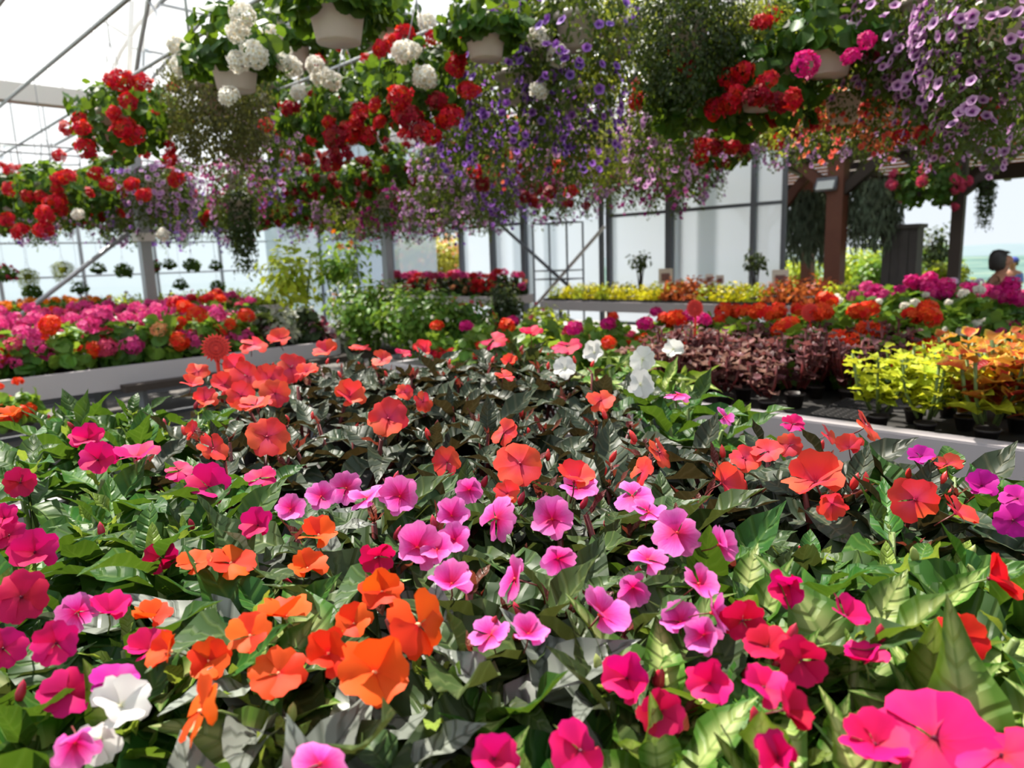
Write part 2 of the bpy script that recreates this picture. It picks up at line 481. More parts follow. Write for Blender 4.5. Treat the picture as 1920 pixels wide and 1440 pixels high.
# gutter beam and posts between the bays
GUTTER = simple('white_gutter', (0.78, 0.74, 0.7), 0.5)
m = MB(); m.bar(ab(BAY_L, -6.4, EAVE + 0.03), ab(BAY_L, WALL_B, EAVE + 0.03), 0.16, 0.17)
tag(link('gutter_beam', m.mesh('gutter_beam', GUTTER)), 'long pale gutter beam between the two bays', 'beam', kind='structure')
m = MB(); m.bar(ab(BAY_R, -6.4, EAVE + 0.03), ab(BAY_R, WALL_B, EAVE + 0.03), 0.16, 0.17)
tag(link('gutter_beam', m.mesh('gutter_beam', GUTTER)), 'long pale gutter beam on the near side', 'beam', kind='structure')
for b, wd in ((-0.9, 'nearest'), (2.8, 'braced'), (6.0, 'third')):
    t = thing('gutter_post', ab(BAY_L, b, 0), wd + ' square galvanised post under the gutter beam', 'post', 'gutter posts', kind='structure')
    bar_obj('post', (0, 0, 0), (0, 0, EAVE), 0.11, STEEL, t)
    if wd == 'braced':
        p, q = ata(240, 437, BAY_L + 0.02) - ab(BAY_L, b), ata(40, 590, BAY_L + 0.02) - ab(BAY_L, b)
        tube_obj('brace', [p, q], 0.025, STEEL, t)
        m = MB(); m.box((0, 0, 1.72), (0.09, 0.09, 0.045), PI / 4); child('bracket', m.mesh('bracket', GUTTER), t)
    else:
        tube_obj('brace', [(0, 0, 2.2), BX * -1.0 + np.array([0, 0, 3.0])], 0.02, STEEL, t)

# the end wall: galvanised posts, rails and polycarbonate sheets
wall = thing('wall_back', ab(-7, WALL_B, 0), 'translucent polycarbonate end wall in grey frames', None, kind='structure')
W0 = ab(-7, WALL_B, 0)
ax_at = lambda px: float(atb(px, 470, WALL_B) @ AX)
cols = [600, 668, 735, 866, 925, 984, 1128, 1143, 1256, 1411, 1468]
for px, w in zip(cols, (.06, .05, .08, .09, .1, .1, .06, .08, .1, .06, .05)):
    bar_obj('post', ab(ax_at(px) + 7, 0.0), ab(ax_at(px) + 7, 0.0, 4.9), w, STEEL_DARK, wall)
for px in (936, 992, 1268):
    bar_obj('post', ab(ax_at(px) + 7, 0.12), ab(ax_at(px) + 7, 0.12, 4.2), 0.05, STEEL_DARK, wall)
edges = [(600, 668), (668, 735), (866, 925), (925, 984), (984, 1128), (1143, 1256), (1256, 1411), (1411, 1468)]
for p0, p1 in edges:
    a0, a1 = ax_at(p0) + 7, ax_at(p1) + 7
    for z0, z1 in ((0.35, 1.92), (1.92, 3.2), (3.2, 4.6)):
        m = MB()
        m.box(ab((a0 + a1) / 2, 0.02, (z0 + z1) / 2), ((a1 - a0) / 2 - 0.025, 0.004, (z1 - z0) / 2 - 0.012), GRID_ROT)
        child('panel', m.mesh('panel', POLY), wall)
for p0, p1 in ((600, 735), (866, 984), (1143, 1468)):
    for z in (0.35, 1.92, 3.2):
        bar_obj('rail', ab(ax_at(p0) + 7, -0.01, z), ab(ax_at(p1) + 7, -0.01, z), 0.045, STEEL_DARK, wall)
bar_obj('rail', ab(ax_at(600) + 7, 0.0, 4.6), ab(ax_at(1468) + 7, 0, 4.6), 0.05, STEEL_DARK, wall)
# crossing braces in front of the wall
for (p, q, lab, mat) in (((930, 414), (1070, 540), 'dark diagonal brace in front of the end wall', STEEL_DARK), ((1133, 425), (985, 595), 'bright diagonal brace in front of the end wall', GUTTER)):
    m = MB(); m.tube([atb(*p, WALL_B - 0.25), atb(*q, WALL_B - 0.25)], 0.028, 8)
    tag(link('wall_brace', m.mesh('wall_brace', mat)), lab, 'brace', 'end wall braces', 'structure')
# metal rack standing against the wall
bR = WALL_B - 0.45
P0 = atb(998, 470, bR); aR = [float(atb(x, 470, bR) @ AX) for x in (1000, 1063)]
t = thing('plant_rack', ab(aR[0], bR, 0), 'tall thin wire rack against the end wall behind yellow bench', 'rack')
zt = float(atb(1030, 418, bR)[2]); wd = aR[1] - aR[0]
for da, db in ((0, 0), (wd, 0), (0, 0.38), (wd, 0.38)):
    bar_obj('post', ab(da, db), ab(da, db, zt), 0.022, STEEL_DARK, t)
for z in (0.25, zt - 0.85, zt - 0.72, zt):
    m = MB()
    for s0, s1 in (((0, 0), (wd, 0)), ((0, 0.38), (wd, 0.38)), ((0, 0), (0, 0.38)), ((wd, 0), (wd, 0.38))):
        m.bar(ab(*s0, z), ab(*s1, z), 0.018)
    child('shelf_frame', m.mesh('shelf_frame', STEEL_DARK), t)

# side wall of the far bay
side = thing('wall_left', ab(BAY_L - 9, 1, 0), 'pale film side wall of the far bay', None, kind='structure')
for k in range(11):
    b = -6 + 1.5 * k
    bar_obj('post', ab(0, b - 1), ab(0, b - 1, EAVE), 0.06, STEEL, side)
    if k < 10:
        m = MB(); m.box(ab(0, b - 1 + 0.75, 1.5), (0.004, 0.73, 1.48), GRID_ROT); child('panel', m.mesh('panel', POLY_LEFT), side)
for z in (0.6, 1.3, 2.0, 2.7):
    bar_obj('rail', ab(0.03, -7, z), ab(0.03, 8, z), 0.035, STEEL, side)
# thin watering lines hanging in the side bay
for k in range(9):
    a, b = BAY_L - 2.6 - 0.25 * (k % 3), -0.6 + 0.42 * k
    m = MB(); m.tube([ab(a, b, 2.6), ab(a, b, 4.6)], 0.008, 5)
    tag(link('watering_line', m.mesh('watering_line', WIRE)), ['first', 'second', 'third', 'fourth', 'fifth', 'sixth', 'seventh', 'eighth', 'ninth'][k] + ' thin watering line hanging in the side bay roof', 'hose', 'hanging watering lines')
# end wall of the side bay
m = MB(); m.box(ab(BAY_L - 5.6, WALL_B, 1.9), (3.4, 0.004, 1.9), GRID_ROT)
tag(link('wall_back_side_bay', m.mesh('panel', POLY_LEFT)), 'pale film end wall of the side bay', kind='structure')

# basket rails hung under the roof
RAILS = [1.15, 1.7, 2.3, 2.9, 3.5, 4.2, 5.0, 5.8, 6.6, 7.4, 8.2]
RAIL_Z = 2.98
for k, b in enumerate(RAILS):
    m = MB(); m.tube([ab(-15, b, RAIL_Z), ab(6, b, RAIL_Z)], 0.016, 6)
    tag(link('basket_rail', m.mesh('basket_rail', STEEL)), ['first', 'second', 'third', 'fourth', 'fifth', 'sixth', 'seventh', 'eighth', 'ninth', 'tenth', 'eleventh'][k] + ' hanging basket rail from the front, galvanised tube', 'rail', 'basket rails', 'structure')

for k, a in enumerate((-10.9, -11.6)):
    m = MB(); m.tube([ab(a, -6, RAIL_Z), ab(a, 8.5, RAIL_Z)], 0.014, 6)
    tag(link('basket_rail', m.mesh('basket_rail', STEEL)), ['near', 'far'][k] + ' side bay rail carrying the small baskets', 'rail', 'basket rails', 'structure')

# benches
def bench(name, a0, a1, b0, b1, z, label, nleg=2, rim=0.11):
    t = thing(name, ab((a0 + a1) / 2, (b0 + b1) / 2, 0), label, 'bench', 'white metal plant benches', GRID_ROT)
    L, D = (a1 - a0) / 2, (b1 - b0) / 2
    m = MB(); m.box((0, 0, z - 0.055), (L - 0.03, D - 0.03, 0.02)); child('table_top', m.mesh('table_top', BENCH_TOP), t)
    for s in (-1, 1):
        m = MB(); m.box((0, s * D, z - rim / 2 + 0.01), (L, 0.02, rim / 2)); m.box((0, s * (D - 0.012), z + 0.008), (L, 0.03, 0.007)); child('side_board', m.mesh('side_board', WHITE_METAL), t)
        m = MB(); m.box((s * L, 0, z - rim / 2 + 0.01), (0.02, D - 0.022, rim / 2)); child('end_board', m.mesh('end_board', WHITE_METAL), t)
    for i in range(nleg + 1):
        x = -L + 0.2 + (2 * L - 0.4) * i / nleg
        for s in (-1, 1):
            m = MB(); m.bar((x, s * (D - 0.15), 0), (x, s * (D - 0.15), z - 0.075), 0.05); child('leg', m.mesh('leg', STEEL_DARK), t)
        m = MB(); m.bar((x, -(D - 0.15), 0.25), (x, D - 0.15, 0.25), 0.03); child('crossbar', m.mesh('crossbar', STEEL_DARK), t)
    m = MB(); m.bar((-L + 0.2, -(D - 0.15), 0.62), (-L + 1.2, -(D - 0.15), 0.3), 0.03); child('brace', m.mesh('brace', STEEL), t)
    return t
BZ = 0.80
bench('bench', -1.98, 1.6, -0.35, 1.66, BZ, 'front plant bench filled with large impatiens')
bench('bench', -3.2, 2.2, 2.22, 3.85, BZ, 'white edged bench of coleus and bronze foliage plants')
bench('bench', -1.75, 2.2, 4.38, 5.8, BZ, 'bench of white, pink and magenta bedding plants behind the coleus', 2)
bench('bench', -6.15, -2.35, 6.72, 8.1, BZ, 'far white bench of yellow and red seedlings by the end wall', 4)
bench('bench', -6.0, -4.53, -2.2, 2.75, BZ, 'white bench of pink and red bedding plants near the braced post', 2, 0.13)
bench('bench', -8.05, -6.75, -2, 3.4, BZ, 'second bench of pink bedding plants along the gutter posts', 4)
bench('bench', -12.3, -9.8, -1.2, 5.2, BZ, 'bench of marigolds and green seedlings in the side bay', 4)
bench('bench', -9.3, -6.6, 6.35, 7.05, 0.86, 'bench of begonias in front of the garden opening', 2)

# ================================================================== the pergola outside
pg = thing('pergola', ab(-2.5, 10.4, 0), 'brown timber pergola with boarded roof outside the end wall', 'pergola')
PO = ab(-2.5, 10.4, 0)
def pbar(name, p, q, w, mat, h=None):
    return bar_obj(name, np.asarray(p) - PO, np.asarray(q) - PO, w, mat, pg, h)
b1 = 9.55
pA = atb(1566, 470, b1); aA = float(pA @ AX)
zt = float(atb(1566, 330, b1)[2])
pbar('post', ab(aA, b1), ab(aA, b1, zt + 0.35), 0.2, WOOD)
aB = float(atb(1792, 470, b1 + 0.1) @ AX)
pbar('post', ab(aB, b1 + .1), ab(aB, b1 + .1, zt + 0.3), 0.12, WOOD_DARK)
pbar('post', ab(aA - 1.25, b1 + 2.2), ab(aA - 1.25, b1 + 2.2, zt + 0.3), 0.17, WOOD)
pbar('post', ab(-4.9, 10.2), ab(-4.9, 10.2, zt + 0.3), 0.17, WOOD)
pbar('brace', ab(-4.9, 10.2, zt - 0.65), ab(-4.2, 10.2, zt + 0.15), 0.12, WOOD)
pbar('brace', ab(-4.9, 10.2, zt - 0.65), ab(-5.6, 10.2, zt + 0.15), 0.12, WOOD)
pbar('beam', ab(-6.5, b1, zt + 0.3), ab(2.5, b1, zt + 0.3), 0.16, WOOD_DARK, 0.2)
pbar('beam', ab(-6.5, b1 + 2.4, zt + 0.05), ab(2.5, b1 + 2.4, zt + 0.05), 0.16, WOOD_DARK, 0.2)
pbar('brace', ab(aA, b1, zt - 0.25), ab(aA + 0.65, b1, zt + 0.28), 0.12, WOOD_DARK)
pbar('brace', ab(aA, b1, zt - 0.25), ab(aA - 0.6, b1, zt + 0.28), 0.12, WOOD)
pbar('brace', ab(aA, b1, zt - 0.2), ab(aA, b1 + 0.8, zt + 0.22), 0.12, WOOD_DARK)
pbar('brace', ab(aB, b1 + .1, zt - 0.35), ab(aB + 0.75, b1 + .1, zt + 0.28), 0.1, WOOD_DARK)
pbar('brace', ab(aB, b1 + .1, zt - 0.35), ab(aB - 0.75, b1 + .1, zt + 0.28), 0.1, WOOD_DARK)
for k in range(12):
    a = -6.3 + k * 0.78
    pbar('rafter', ab(a, 9.2, zt + 0.5), ab(a, 13.0, zt + 0.06), 0.08, WOOD_DARK, 0.14)
for k in range(17):
    b = 9.2 + k * 0.235
    z = zt + 0.58 - (b - 9.2) * 0.116
    pbar('roof_board', ab(-6.6, b, z), ab(2.7, b, z), 0.2, WOOD_ROOF, 0.025)
# flood light on the post
lp = atb(1548, 345, b1 - 0.16)
t = thing('flood_light', lp, 'square flood light with pale glass on the brown pergola post', 'lamp', rz=GRID_ROT)
m = MB(); m.box((0, 0.03, 0), (0.13, 0.035, 0.08), M=Matrix.Rotation(-0.5, 3, 'X')); child('housing', m.mesh('housing', STEEL_DARK), t)
m = MB(); m.box((0, -0.012, -0.012), (0.105, 0.004, 0.06), M=Matrix.Rotation(-0.5, 3, 'X')); child('glass', m.mesh('glass', simple('lamp_glass', (0.75, 0.78, 0.75), 0.15)), t)
m = MB(); m.bar((0, 0.02, 0), (0.05, 0.12, 0.03), 0.03); child('bracket', m.mesh('bracket', STEEL_DARK), t)
# thick grey pillar
a = float(atb(1690, 500, 10.0) @ AX)
t = thing('board_pillar', ab(a, 10.0, 0), 'broad grey weathered board pillar beyond the pink flowers', 'pillar')
for k in range(4):
    m = MB(); m.box(ab((k - 1.5) * 0.1, 0.012 * (k % 2), 0.78), (0.048, 0.13, 0.78), GRID_ROT); child('board', m.mesh('board', WOOD_GREY), t)
m = MB(); m.box((0, 0, 1.58), (0.23, 0.17, 0.025), GRID_ROT); child('cap', m.mesh('cap', WOOD_GREY), t)
# dark tables under the pergola
def table(a, b, label, w=1.3, d=0.7, h=0.75):
    t = thing('garden_table', ab(a, b, 0), label, 'table', 'tables under the pergola', GRID_ROT)
    for k in range(5):
        m = MB(); m.box((0, -d / 2 + d * (k + .5) / 5, h), (w / 2, d / 10 - 0.008, 0.02)); child('plank', m.mesh('plank', WOOD_DARK), t)
    for i in (-1, 1):
        for j in (-1, 1):
            m = MB(); m.bar((i * (w / 2 - .1), j * (d / 2 - .08), 0), (i * (w / 2 - .1), j * (d / 2 - .08), h - .02), 0.06); child('leg', m.mesh('leg', WOOD_DARK), t)
    m = MB(); m.box((0, 0, h - .07), (w / 2 - .06, d / 2 - .05, 0.03)); child('apron', m.mesh('apron', WOOD_DARK), t)
    return t
def bench_seat(a, b, label, w=1.2):
    t = thing('slatted_garden_bench', ab(a, b, 0), label, 'seat', 'seats under the pergola', GRID_ROT)
    for k in range(3):
        m = MB(); m.box((0, -0.14 + .14 * k, 0.45), (w / 2, 0.06, 0.02)); child('seat_slat', m.mesh('seat_slat', WOOD), t)
    for k in range(2):
        m = MB(); m.box((0, 0.24, 0.62 + .15 * k), (w / 2, 0.015, 0.055)); child('back_slat', m.mesh('back_slat', WOOD), t)
    for i in (-1, 1):
        m = MB(); m.bar((i * (w / 2 - .1), -0.15, 0), (i * (w / 2 - .1), -0.15, 0.43), 0.05); child('leg', m.mesh('leg', WOOD_DARK), t)
        m = MB(); m.bar((i * (w / 2 - .1), 0.22, 0), (i * (w / 2 - .1), 0.22, 0.85), 0.05); child('leg', m.mesh('leg', WOOD_DARK), t)
    return t
table(-2.75, 10.1, 'dark wooden table between the brown post and grey pillar')
bench_seat(-2.9, 10.9, 'brown wooden seat behind the dark table')
table(-4.0, 11.2, 'dark wooden table beside the polycarbonate wall corner', 1.1)

# ================================================================== plant pieces
def leaf_points(nu, nv, width, bend, fold, wave=0.0, tip=0.85, base=0.6, notch=0.0, side=0.0):
    v = np.linspace(0, 1, nv); u = np.linspace(-1, 1, nu)
    w = (v ** base) * ((1 - v) ** tip); w = w / w.max() * width / 2
    w[0] = width * 0.04; w[-1] = width * 0.005
    ph = bend * v
    x = np.concatenate([[0], np.cumsum(np.cos((ph[1:] + ph[:-1]) / 2) * np.diff(v))])
    z = -np.concatenate([[0], np.cumsum(np.sin((ph[1:] + ph[:-1]) / 2) * np.diff(v))])
    P = np.zeros((nv, nu, 3)); UV = np.zeros((nv, nu, 2))
    for i in range(nv):
        zz_ = z[i] + fold * np.abs(u) * w[i] + wave * np.sin(v[i] * 9 + u * 1.5) * np.abs(u) * w[i]
        P[i, :, 0] = x[i] - notch * (np.abs(u) ** 2) * w[i] * (v[i] < 0.4)
        P[i, :, 1] = u * w[i] + side * v[i] ** 2
        P[i, :, 2] = zz_
        UV[i, :, 0] = (u + 1) / 2; UV[i, :, 1] = v[i]
    return P, UV
def leaf_set(name, mat, width, bends, fold=0.35, wave=0.5, nu=5, nv=8, **kw):
    out = []
    for i, bd in enumerate(bends):
        P, UV = leaf_points(nu, nv, width * (0.92 + 0.16 * random.random()), bd, fold * (0.6 + 0.8 * random.random()), wave, side=random.uniform(-.08, .08), **kw)
        out.append(grid_mesh(name, P, UV, mat))
    return out
BENDS = (0.2, 0.5, 0.9, 1.3, -0.15, 0.7)
L_GREEN = leaf_mat('leaf_mid_green', (0.022, 0.078, 0.009), (0.1, 0.18, 0.03), (0.2, 0.34, 0.02), 0.46, 0.22)
L_BRONZE = leaf_mat('leaf_bronze_green', (0.02, 0.034, 0.017), (0.1, 0.1, 0.055), (0.14, 0.07, 0.015), 0.46, 0.14)
L_OLIVE = leaf_mat('leaf_olive', (0.03, 0.058, 0.015), (0.11, 0.15, 0.05), (0.17, 0.18, 0.03), 0.46, 0.17)
L_SILVER = leaf_mat('leaf_silver_green', (0.2, 0.22, 0.19), (0.035, 0.045, 0.03), (0.16, 0.2, 0.06), 0.36, 0.15, vein_amt=0.85)
L_LIME = leaf_mat('leaf_lime_variegated', (0.05, 0.13, 0.012), (0.08, 0.16, 0.02), (0.32, 0.46, 0.03), 0.46, 0.26, center=(0.3, 0.36, 0.12), vein_amt=0.6)
L_TIP = leaf_mat('leaf_red_tip', (0.13, 0.035, 0.025), (0.25, 0.05, 0.04), (0.4, 0.06, 0.03), 0.4, 0.25)
L_TIPG = leaf_mat('leaf_young_green', (0.17, 0.26, 0.04), (0.25, 0.33, 0.08), (0.5, 0.6, 0.05), 0.4, 0.3)
LEAF = {k: leaf_set('leaf', m, 0.42, BENDS, fold=0.45, tip=1.25, base=0.62) for k, m in (('green', L_GREEN), ('bronze', L_BRONZE), ('olive', L_OLIVE), ('silver', L_SILVER), ('lime', L_LIME))}
TIP = {'red': leaf_set('young_leaf', L_TIP, 0.3, (0.1, 0.4, -0.2)), 'green': leaf_set('young_leaf', L_TIPG, 0.34, (0.1, 0.4, -0.2))}

PETAL = {
    'coral': petal_mat('petal_coral', [(0.0, (0.4, 0.004, 0.05)), (0.22, (0.72, 0.045, 0.09)), (0.6, (0.76, 0.05, 0.042)), (1.0, (0.78, 0.062, 0.036))]),
    'orange': petal_mat('petal_orange', [(0.0, (0.6, 0.02, 0.01)), (0.25, (0.78, 0.07, 0.008)), (1.0, (0.8, 0.078, 0.007))], var=0.08),
    'pink': petal_mat('petal_pink', [(0.0, (0.55, 0.002, 0.06)), (0.25, (0.68, 0.008, 0.16)), (0.55, (0.74, 0.06, 0.38)), (1.0, (0.8, 0.2, 0.56))], var=0.14, hue=0.02),
    'magenta': petal_mat('petal_magenta', [(0.0, (0.32, 0.0, 0.02)), (0.3, (0.66, 0.002, 0.11)), (1.0, (0.7, 0.003, 0.16))], hue=0.02),
    'crimson': petal_mat('petal_crimson', [(0.0, (0.2, 0.0, 0.01)), (0.3, (0.5, 0.002, 0.045)), (1.0, (0.58, 0.004, 0.075))], hue=0.02),
    'red': petal_mat('petal_red', [(0.0, (0.3, 0.0, 0.005)), (0.3, (0.68, 0.014, 0.007)), (1.0, (0.74, 0.03, 0.007))]),
    'white': petal_mat('petal_white', [(0.0, (0.6, 0.64, 0.35)), (0.2, (0.74, 0.73, 0.7)), (1.0, (0.76, 0.74, 0.72))], var=0.04, hue=0.01),
    'purple': petal_mat('petal_purple', [(0.0, (0.3, 0.0, 0.08)), (0.3, (0.5, 0.006, 0.26)), (1.0, (0.55, 0.012, 0.32))]),
}
EYE = {'coral': simple('eye_crimson', (0.35, 0.005, 0.04)), 'orange': simple('eye_pale_orange', (0.95, 0.4, 0.2)), 'pink': simple('eye_orange_red', (0.8, 0.05, 0.04)), 'white': simple('eye_cream', (0.7, 0.65, 0.4)), 'dark': simple('eye_dark', (0.1, 0.0, 0.02))}

def petal_points(half, notch, cup, ruffle, nr=5, na=7, wide=1.0):
    th = np.linspace(-half, half, na); r = np.array([0.0, 0.2, 0.45, 0.74, 1.0])[:nr]
    P = np.zeros((nr, na, 3)); UV = np.zeros((nr, na, 2))
    for i, rr in enumerate(r):
        L = (1 - 0.2 * (np.abs(th) / half) ** 3) - notch * np.exp(-(th / 0.16) ** 2)
        LL = rr * (1 + (L - 1) * rr ** 2)
        P[i, :, 0] = LL * np.cos(th * (0.7 + 0.3 * min(1, rr * 1.5)))
        P[i, :, 1] = LL * np.sin(th * (0.75 + 0.25 * min(1, rr * 1.5))) * wide
        P[i, :, 2] = cup * rr ** 1.6 - 0.16 * rr ** 3.2 + ruffle * np.sin(th * 5.2 + 1) * rr ** 2 + 0.02 * np.sin(9 * rr)
        UV[i, :, 0] = np.linspace(0, 1, na); UV[i, :, 1] = rr
    return P, UV
PETALS = {}
for k, mt in PETAL.items():
    PETALS[k] = []
    for nt, cp, rf in ((0.13, 0.14, 0.03), (0.08, 0.24, 0.045), (0.16, 0.06, 0.04), (0.1, 0.32, 0.02)):
        P, UV = petal_points(math.radians(43), nt * 1.2, cp, rf)
        PETALS[k].append(grid_mesh('petal', P, UV, mt))
EYES = {}
for k in PETAL:
    m = MB()
    m.lathe([(0.0, -0.02), (0.075, 0.0), (0.06, 0.07), (0.035, 0.13), (0.0, 0.15)], 8, 0)
    m.tube([(0, 0, 0), (0.08, 0, -0.5), (0.02, 0, -1.0)], 0.035, 5, 1)
    EYES[k] = m.mesh('flower', [EYE.get(k, EYE['dark']), STEM_RED if k in ('coral', 'pink', 'crimson') else STEM_GREEN])
def bud_mesh(mat):
    m = MB(); m.lathe([(0.0, 0.0), (0.16, 0.12), (0.22, 0.4), (0.15, 0.75), (0.0, 1.0)], 8)
    return m.mesh('bud', mat)
BUD = {'coral': bud_mesh(simple('bud_coral', (0.75, 0.03, 0.03), 0.4)), 'magenta': bud_mesh(simple('bud_red', (0.4, 0.01, 0.04), 0.4)), 'green': bud_mesh(simple('bud_green', (0.3, 0.35, 0.1), 0.4))}

def make_flower(parent, P, n, size, kind, spin=None):
    """five-petalled impatiens flower as a part with petal sub-parts; P relative to the plant"""
    sp = random.uniform(0, 2 * PI) if spin is None else spin
    n = Vector(n).normalized()
    x = Vector((math.cos(sp), math.sin(sp), 0.3))
    fl = child('flower', EYES[kind], parent, Tm(P, x, n, size / 2))
    order = [0, 2, 4, 1, 3]; cup = random.choice((-0.2, 0.0, 0.15, 0.4, 0.55))
    for j in range(5):
        a = 2 * PI * order[j] / 5 + random.uniform(-.08, .08)
        tilt = random.uniform(-0.2, 0.3) + cup
        M = Matrix.Rotation(a, 4, 'Z') @ Matrix.Rotation(-tilt, 4, 'Y') @ Matrix.Rotation(random.uniform(0.08, 0.24), 4, 'X') @ Matrix.Diagonal((random.uniform(.93, 1.06), random.uniform(.95, 1.1), 1, 1))
        M.translation = Vector((0, 0, 0.022 * j))
        child('petal', random.choice(PETALS[kind]), fl, M)
    return fl

# ------------------------------------------------------------------ front bench: impatiens
# flowers: pixel, width in pixels, colour, facing (c to the viewer, u up, l / r sideways, d down)
FLOWERS = [
 (475,648,78,'coral','u'),(525,638,72,'coral','u'),(612,662,72,'coral','u'),(545,690,74,'coral','c'),(462,706,66,'coral','r'),(505,712,66,'coral','c'),(372,697,46,'coral','c'),
 (358,722,48,'coral','u'),(385,752,55,'coral','c'),(452,742,60,'coral','c'),(515,738,62,'coral','c'),(480,762,66,'coral','u'),(420,722,56,'coral','c'),(500,820,86,'coral','c'),(366,808,46,'coral','l'),(398,842,66,'coral','r'),
 (440,690,60,'coral','c'),(575,700,50,'coral','u'),
 (165,825,68,'magenta','c'),(183,863,74,'magenta','c'),(256,860,92,'magenta','u'),(335,884,50,'magenta','u'),(390,915,92,'magenta','c'),(488,898,62,'magenta','u'),(484,986,72,'magenta','c'),
 (8,972,56,'magenta','c'),(66,1036,92,'magenta','c'),(18,1004,50,'magenta','c'),(40,1120,104,'crimson','c'),(38,905,60,'crimson','c'),(300,1045,60,'crimson','d'),
 (432,1058,92,'orange','u'),(366,1058,56,'orange','u'),(576,1068,82,'orange','u'),(598,1006,88,'orange','u'),
 (655,745,70,'coral','c'),(728,786,84,'coral','c'),(674,656,44,'coral','u'),(796,658,48,'coral','c'),(925,640,54,'crimson','u'),(995,628,54,'crimson','u'),(1062,650,64,'crimson','u'),(755,664,34,'crimson','u'),
 (716,676,42,'coral','u'),(956,682,40,'coral','u'),(944,708,42,'coral','u'),(792,753,46,'coral','r'),(758,736,36,'coral','c'),(946,812,58,'coral','l'),(975,870,98,'coral','c'),(840,866,66,'coral','l'),(951,926,36,'coral','c'),
 (1126,752,62,'coral','u'),(1076,905,90,'coral','u'),(1236,850,66,'coral','r'),(1205,886,62,'coral','l'),
 (1115,662,52,'white','c'),(1060,692,50,'white','c'),(1205,674,52,'white','c'),(1262,656,46,'white','c'),(1200,722,60,'white','c'),
 (1270,740,52,'pink','u'),(1357,782,36,'pink','r'),(545,955,50,'pink','c'),(602,932,62,'pink','c'),(650,916,66,'pink','c'),(690,936,80,'pink','u'),(750,932,90,'pink','c'),(880,918,40,'pink','d'),
 (932,972,92,'pink','l'),(846,968,78,'pink','c'),(852,1012,76,'pink','c'),(782,1028,104,'pink','c'),(708,1042,46,'crimson','d'),(820,1032,62,'pink','u'),(1035,974,92,'pink','c'),(1084,918,80,'pink','u'),(1186,932,84,'pink','u'),(1216,962,54,'pink','u'),
 (1270,1000,98,'pink','c'),(1346,1022,78,'pink','r'),(846,1098,98,'pink','u'),(968,1086,92,'pink','l'),(1046,1046,56,'pink','d'),(1124,1154,118,'pink','r'),(1214,1052,62,'pink','u'),(1186,1100,64,'pink','d'),(1308,1096,74,'pink','r'),(1276,1168,80,'pink','u'),
 (1332,1150,72,'pink','r'),(1320,1190,60,'pink','d'),(922,1192,34,'pink','u'),(990,1192,26,'pink','u'),
 (1352,908,92,'coral','r'),(1396,862,62,'coral','c'),(1440,848,64,'coral','u'),(1480,836,52,'coral','c'),(1486,797,46,'magenta','u'),(1550,816,44,'coral','r'),(1592,842,62,'coral','u'),(1624,800,74,'coral','r'),(1530,908,132,'coral','u'),(1560,944,36,'coral','d'),
 (1716,936,94,'coral','d'),(1790,964,84,'coral','r'),(1776,872,56,'coral','u'),(1840,912,66,'purple','c'),(1908,936,62,'purple','c'),(1726,858,24,'purple','c'),(1900,975,50,'purple','d'),
 (1852,1086,112,'red','r'),(1480,1096,94,'magenta','d'),(1582,1156,76,'magenta','r'),(1800,1194,98,'red','c'),(1392,1162,54,'crimson','d'),
 (1176,1272,118,'magenta','c'),(1236,1334,74,'crimson','d'),(1330,1282,78,'magenta','c'),(1440,1216,74,'crimson','u'),(1502,1236,66,'crimson','d'),(1430,1292,50,'magenta','u'),(1466,1332,88,'crimson','r'),(1622,1242,46,'magenta','u'),
 (1752,1388,280,'magenta','u'),(1460,1422,96,'magenta','c'),(1086,1408,128,'magenta','r'),(926,1424,48,'magenta','c'),(1880,1420,170,'magenta','u'),(1640,1400,150,'magenta','u'),
 (702,1262,170,'orange','c'),(522,1264,114,'orange','c'),(616,1226,104,'orange','c'),(782,1172,134,'orange','r'),(716,1110,98,'orange','c'),(664,1170,78,'orange','c'),(536,1160,112,'orange','u'),(470,1194,94,'orange','u'),
 (390,1240,94,'orange','c'),(380,1334,134,'orange','l'),(322,1222,82,'orange','l'),(286,1162,46,'orange','u'),(225,1326,122,'white','c'),(190,1384,66,'white','d'),
 (124,1300,104,'magenta','c'),(214,1276,82,'purple','u'),(282,1222,94,'magenta','u'),(106,1206,72,'magenta','c'),(204,1152,92,'magenta','u'),(146,1146,56,'pink','d'),(6,1216,44,'magenta','c'),(600,1434,66,'pink','u'),
 (20,780,46,'orange','u'),(140,1390,50,'pink','d'),
]
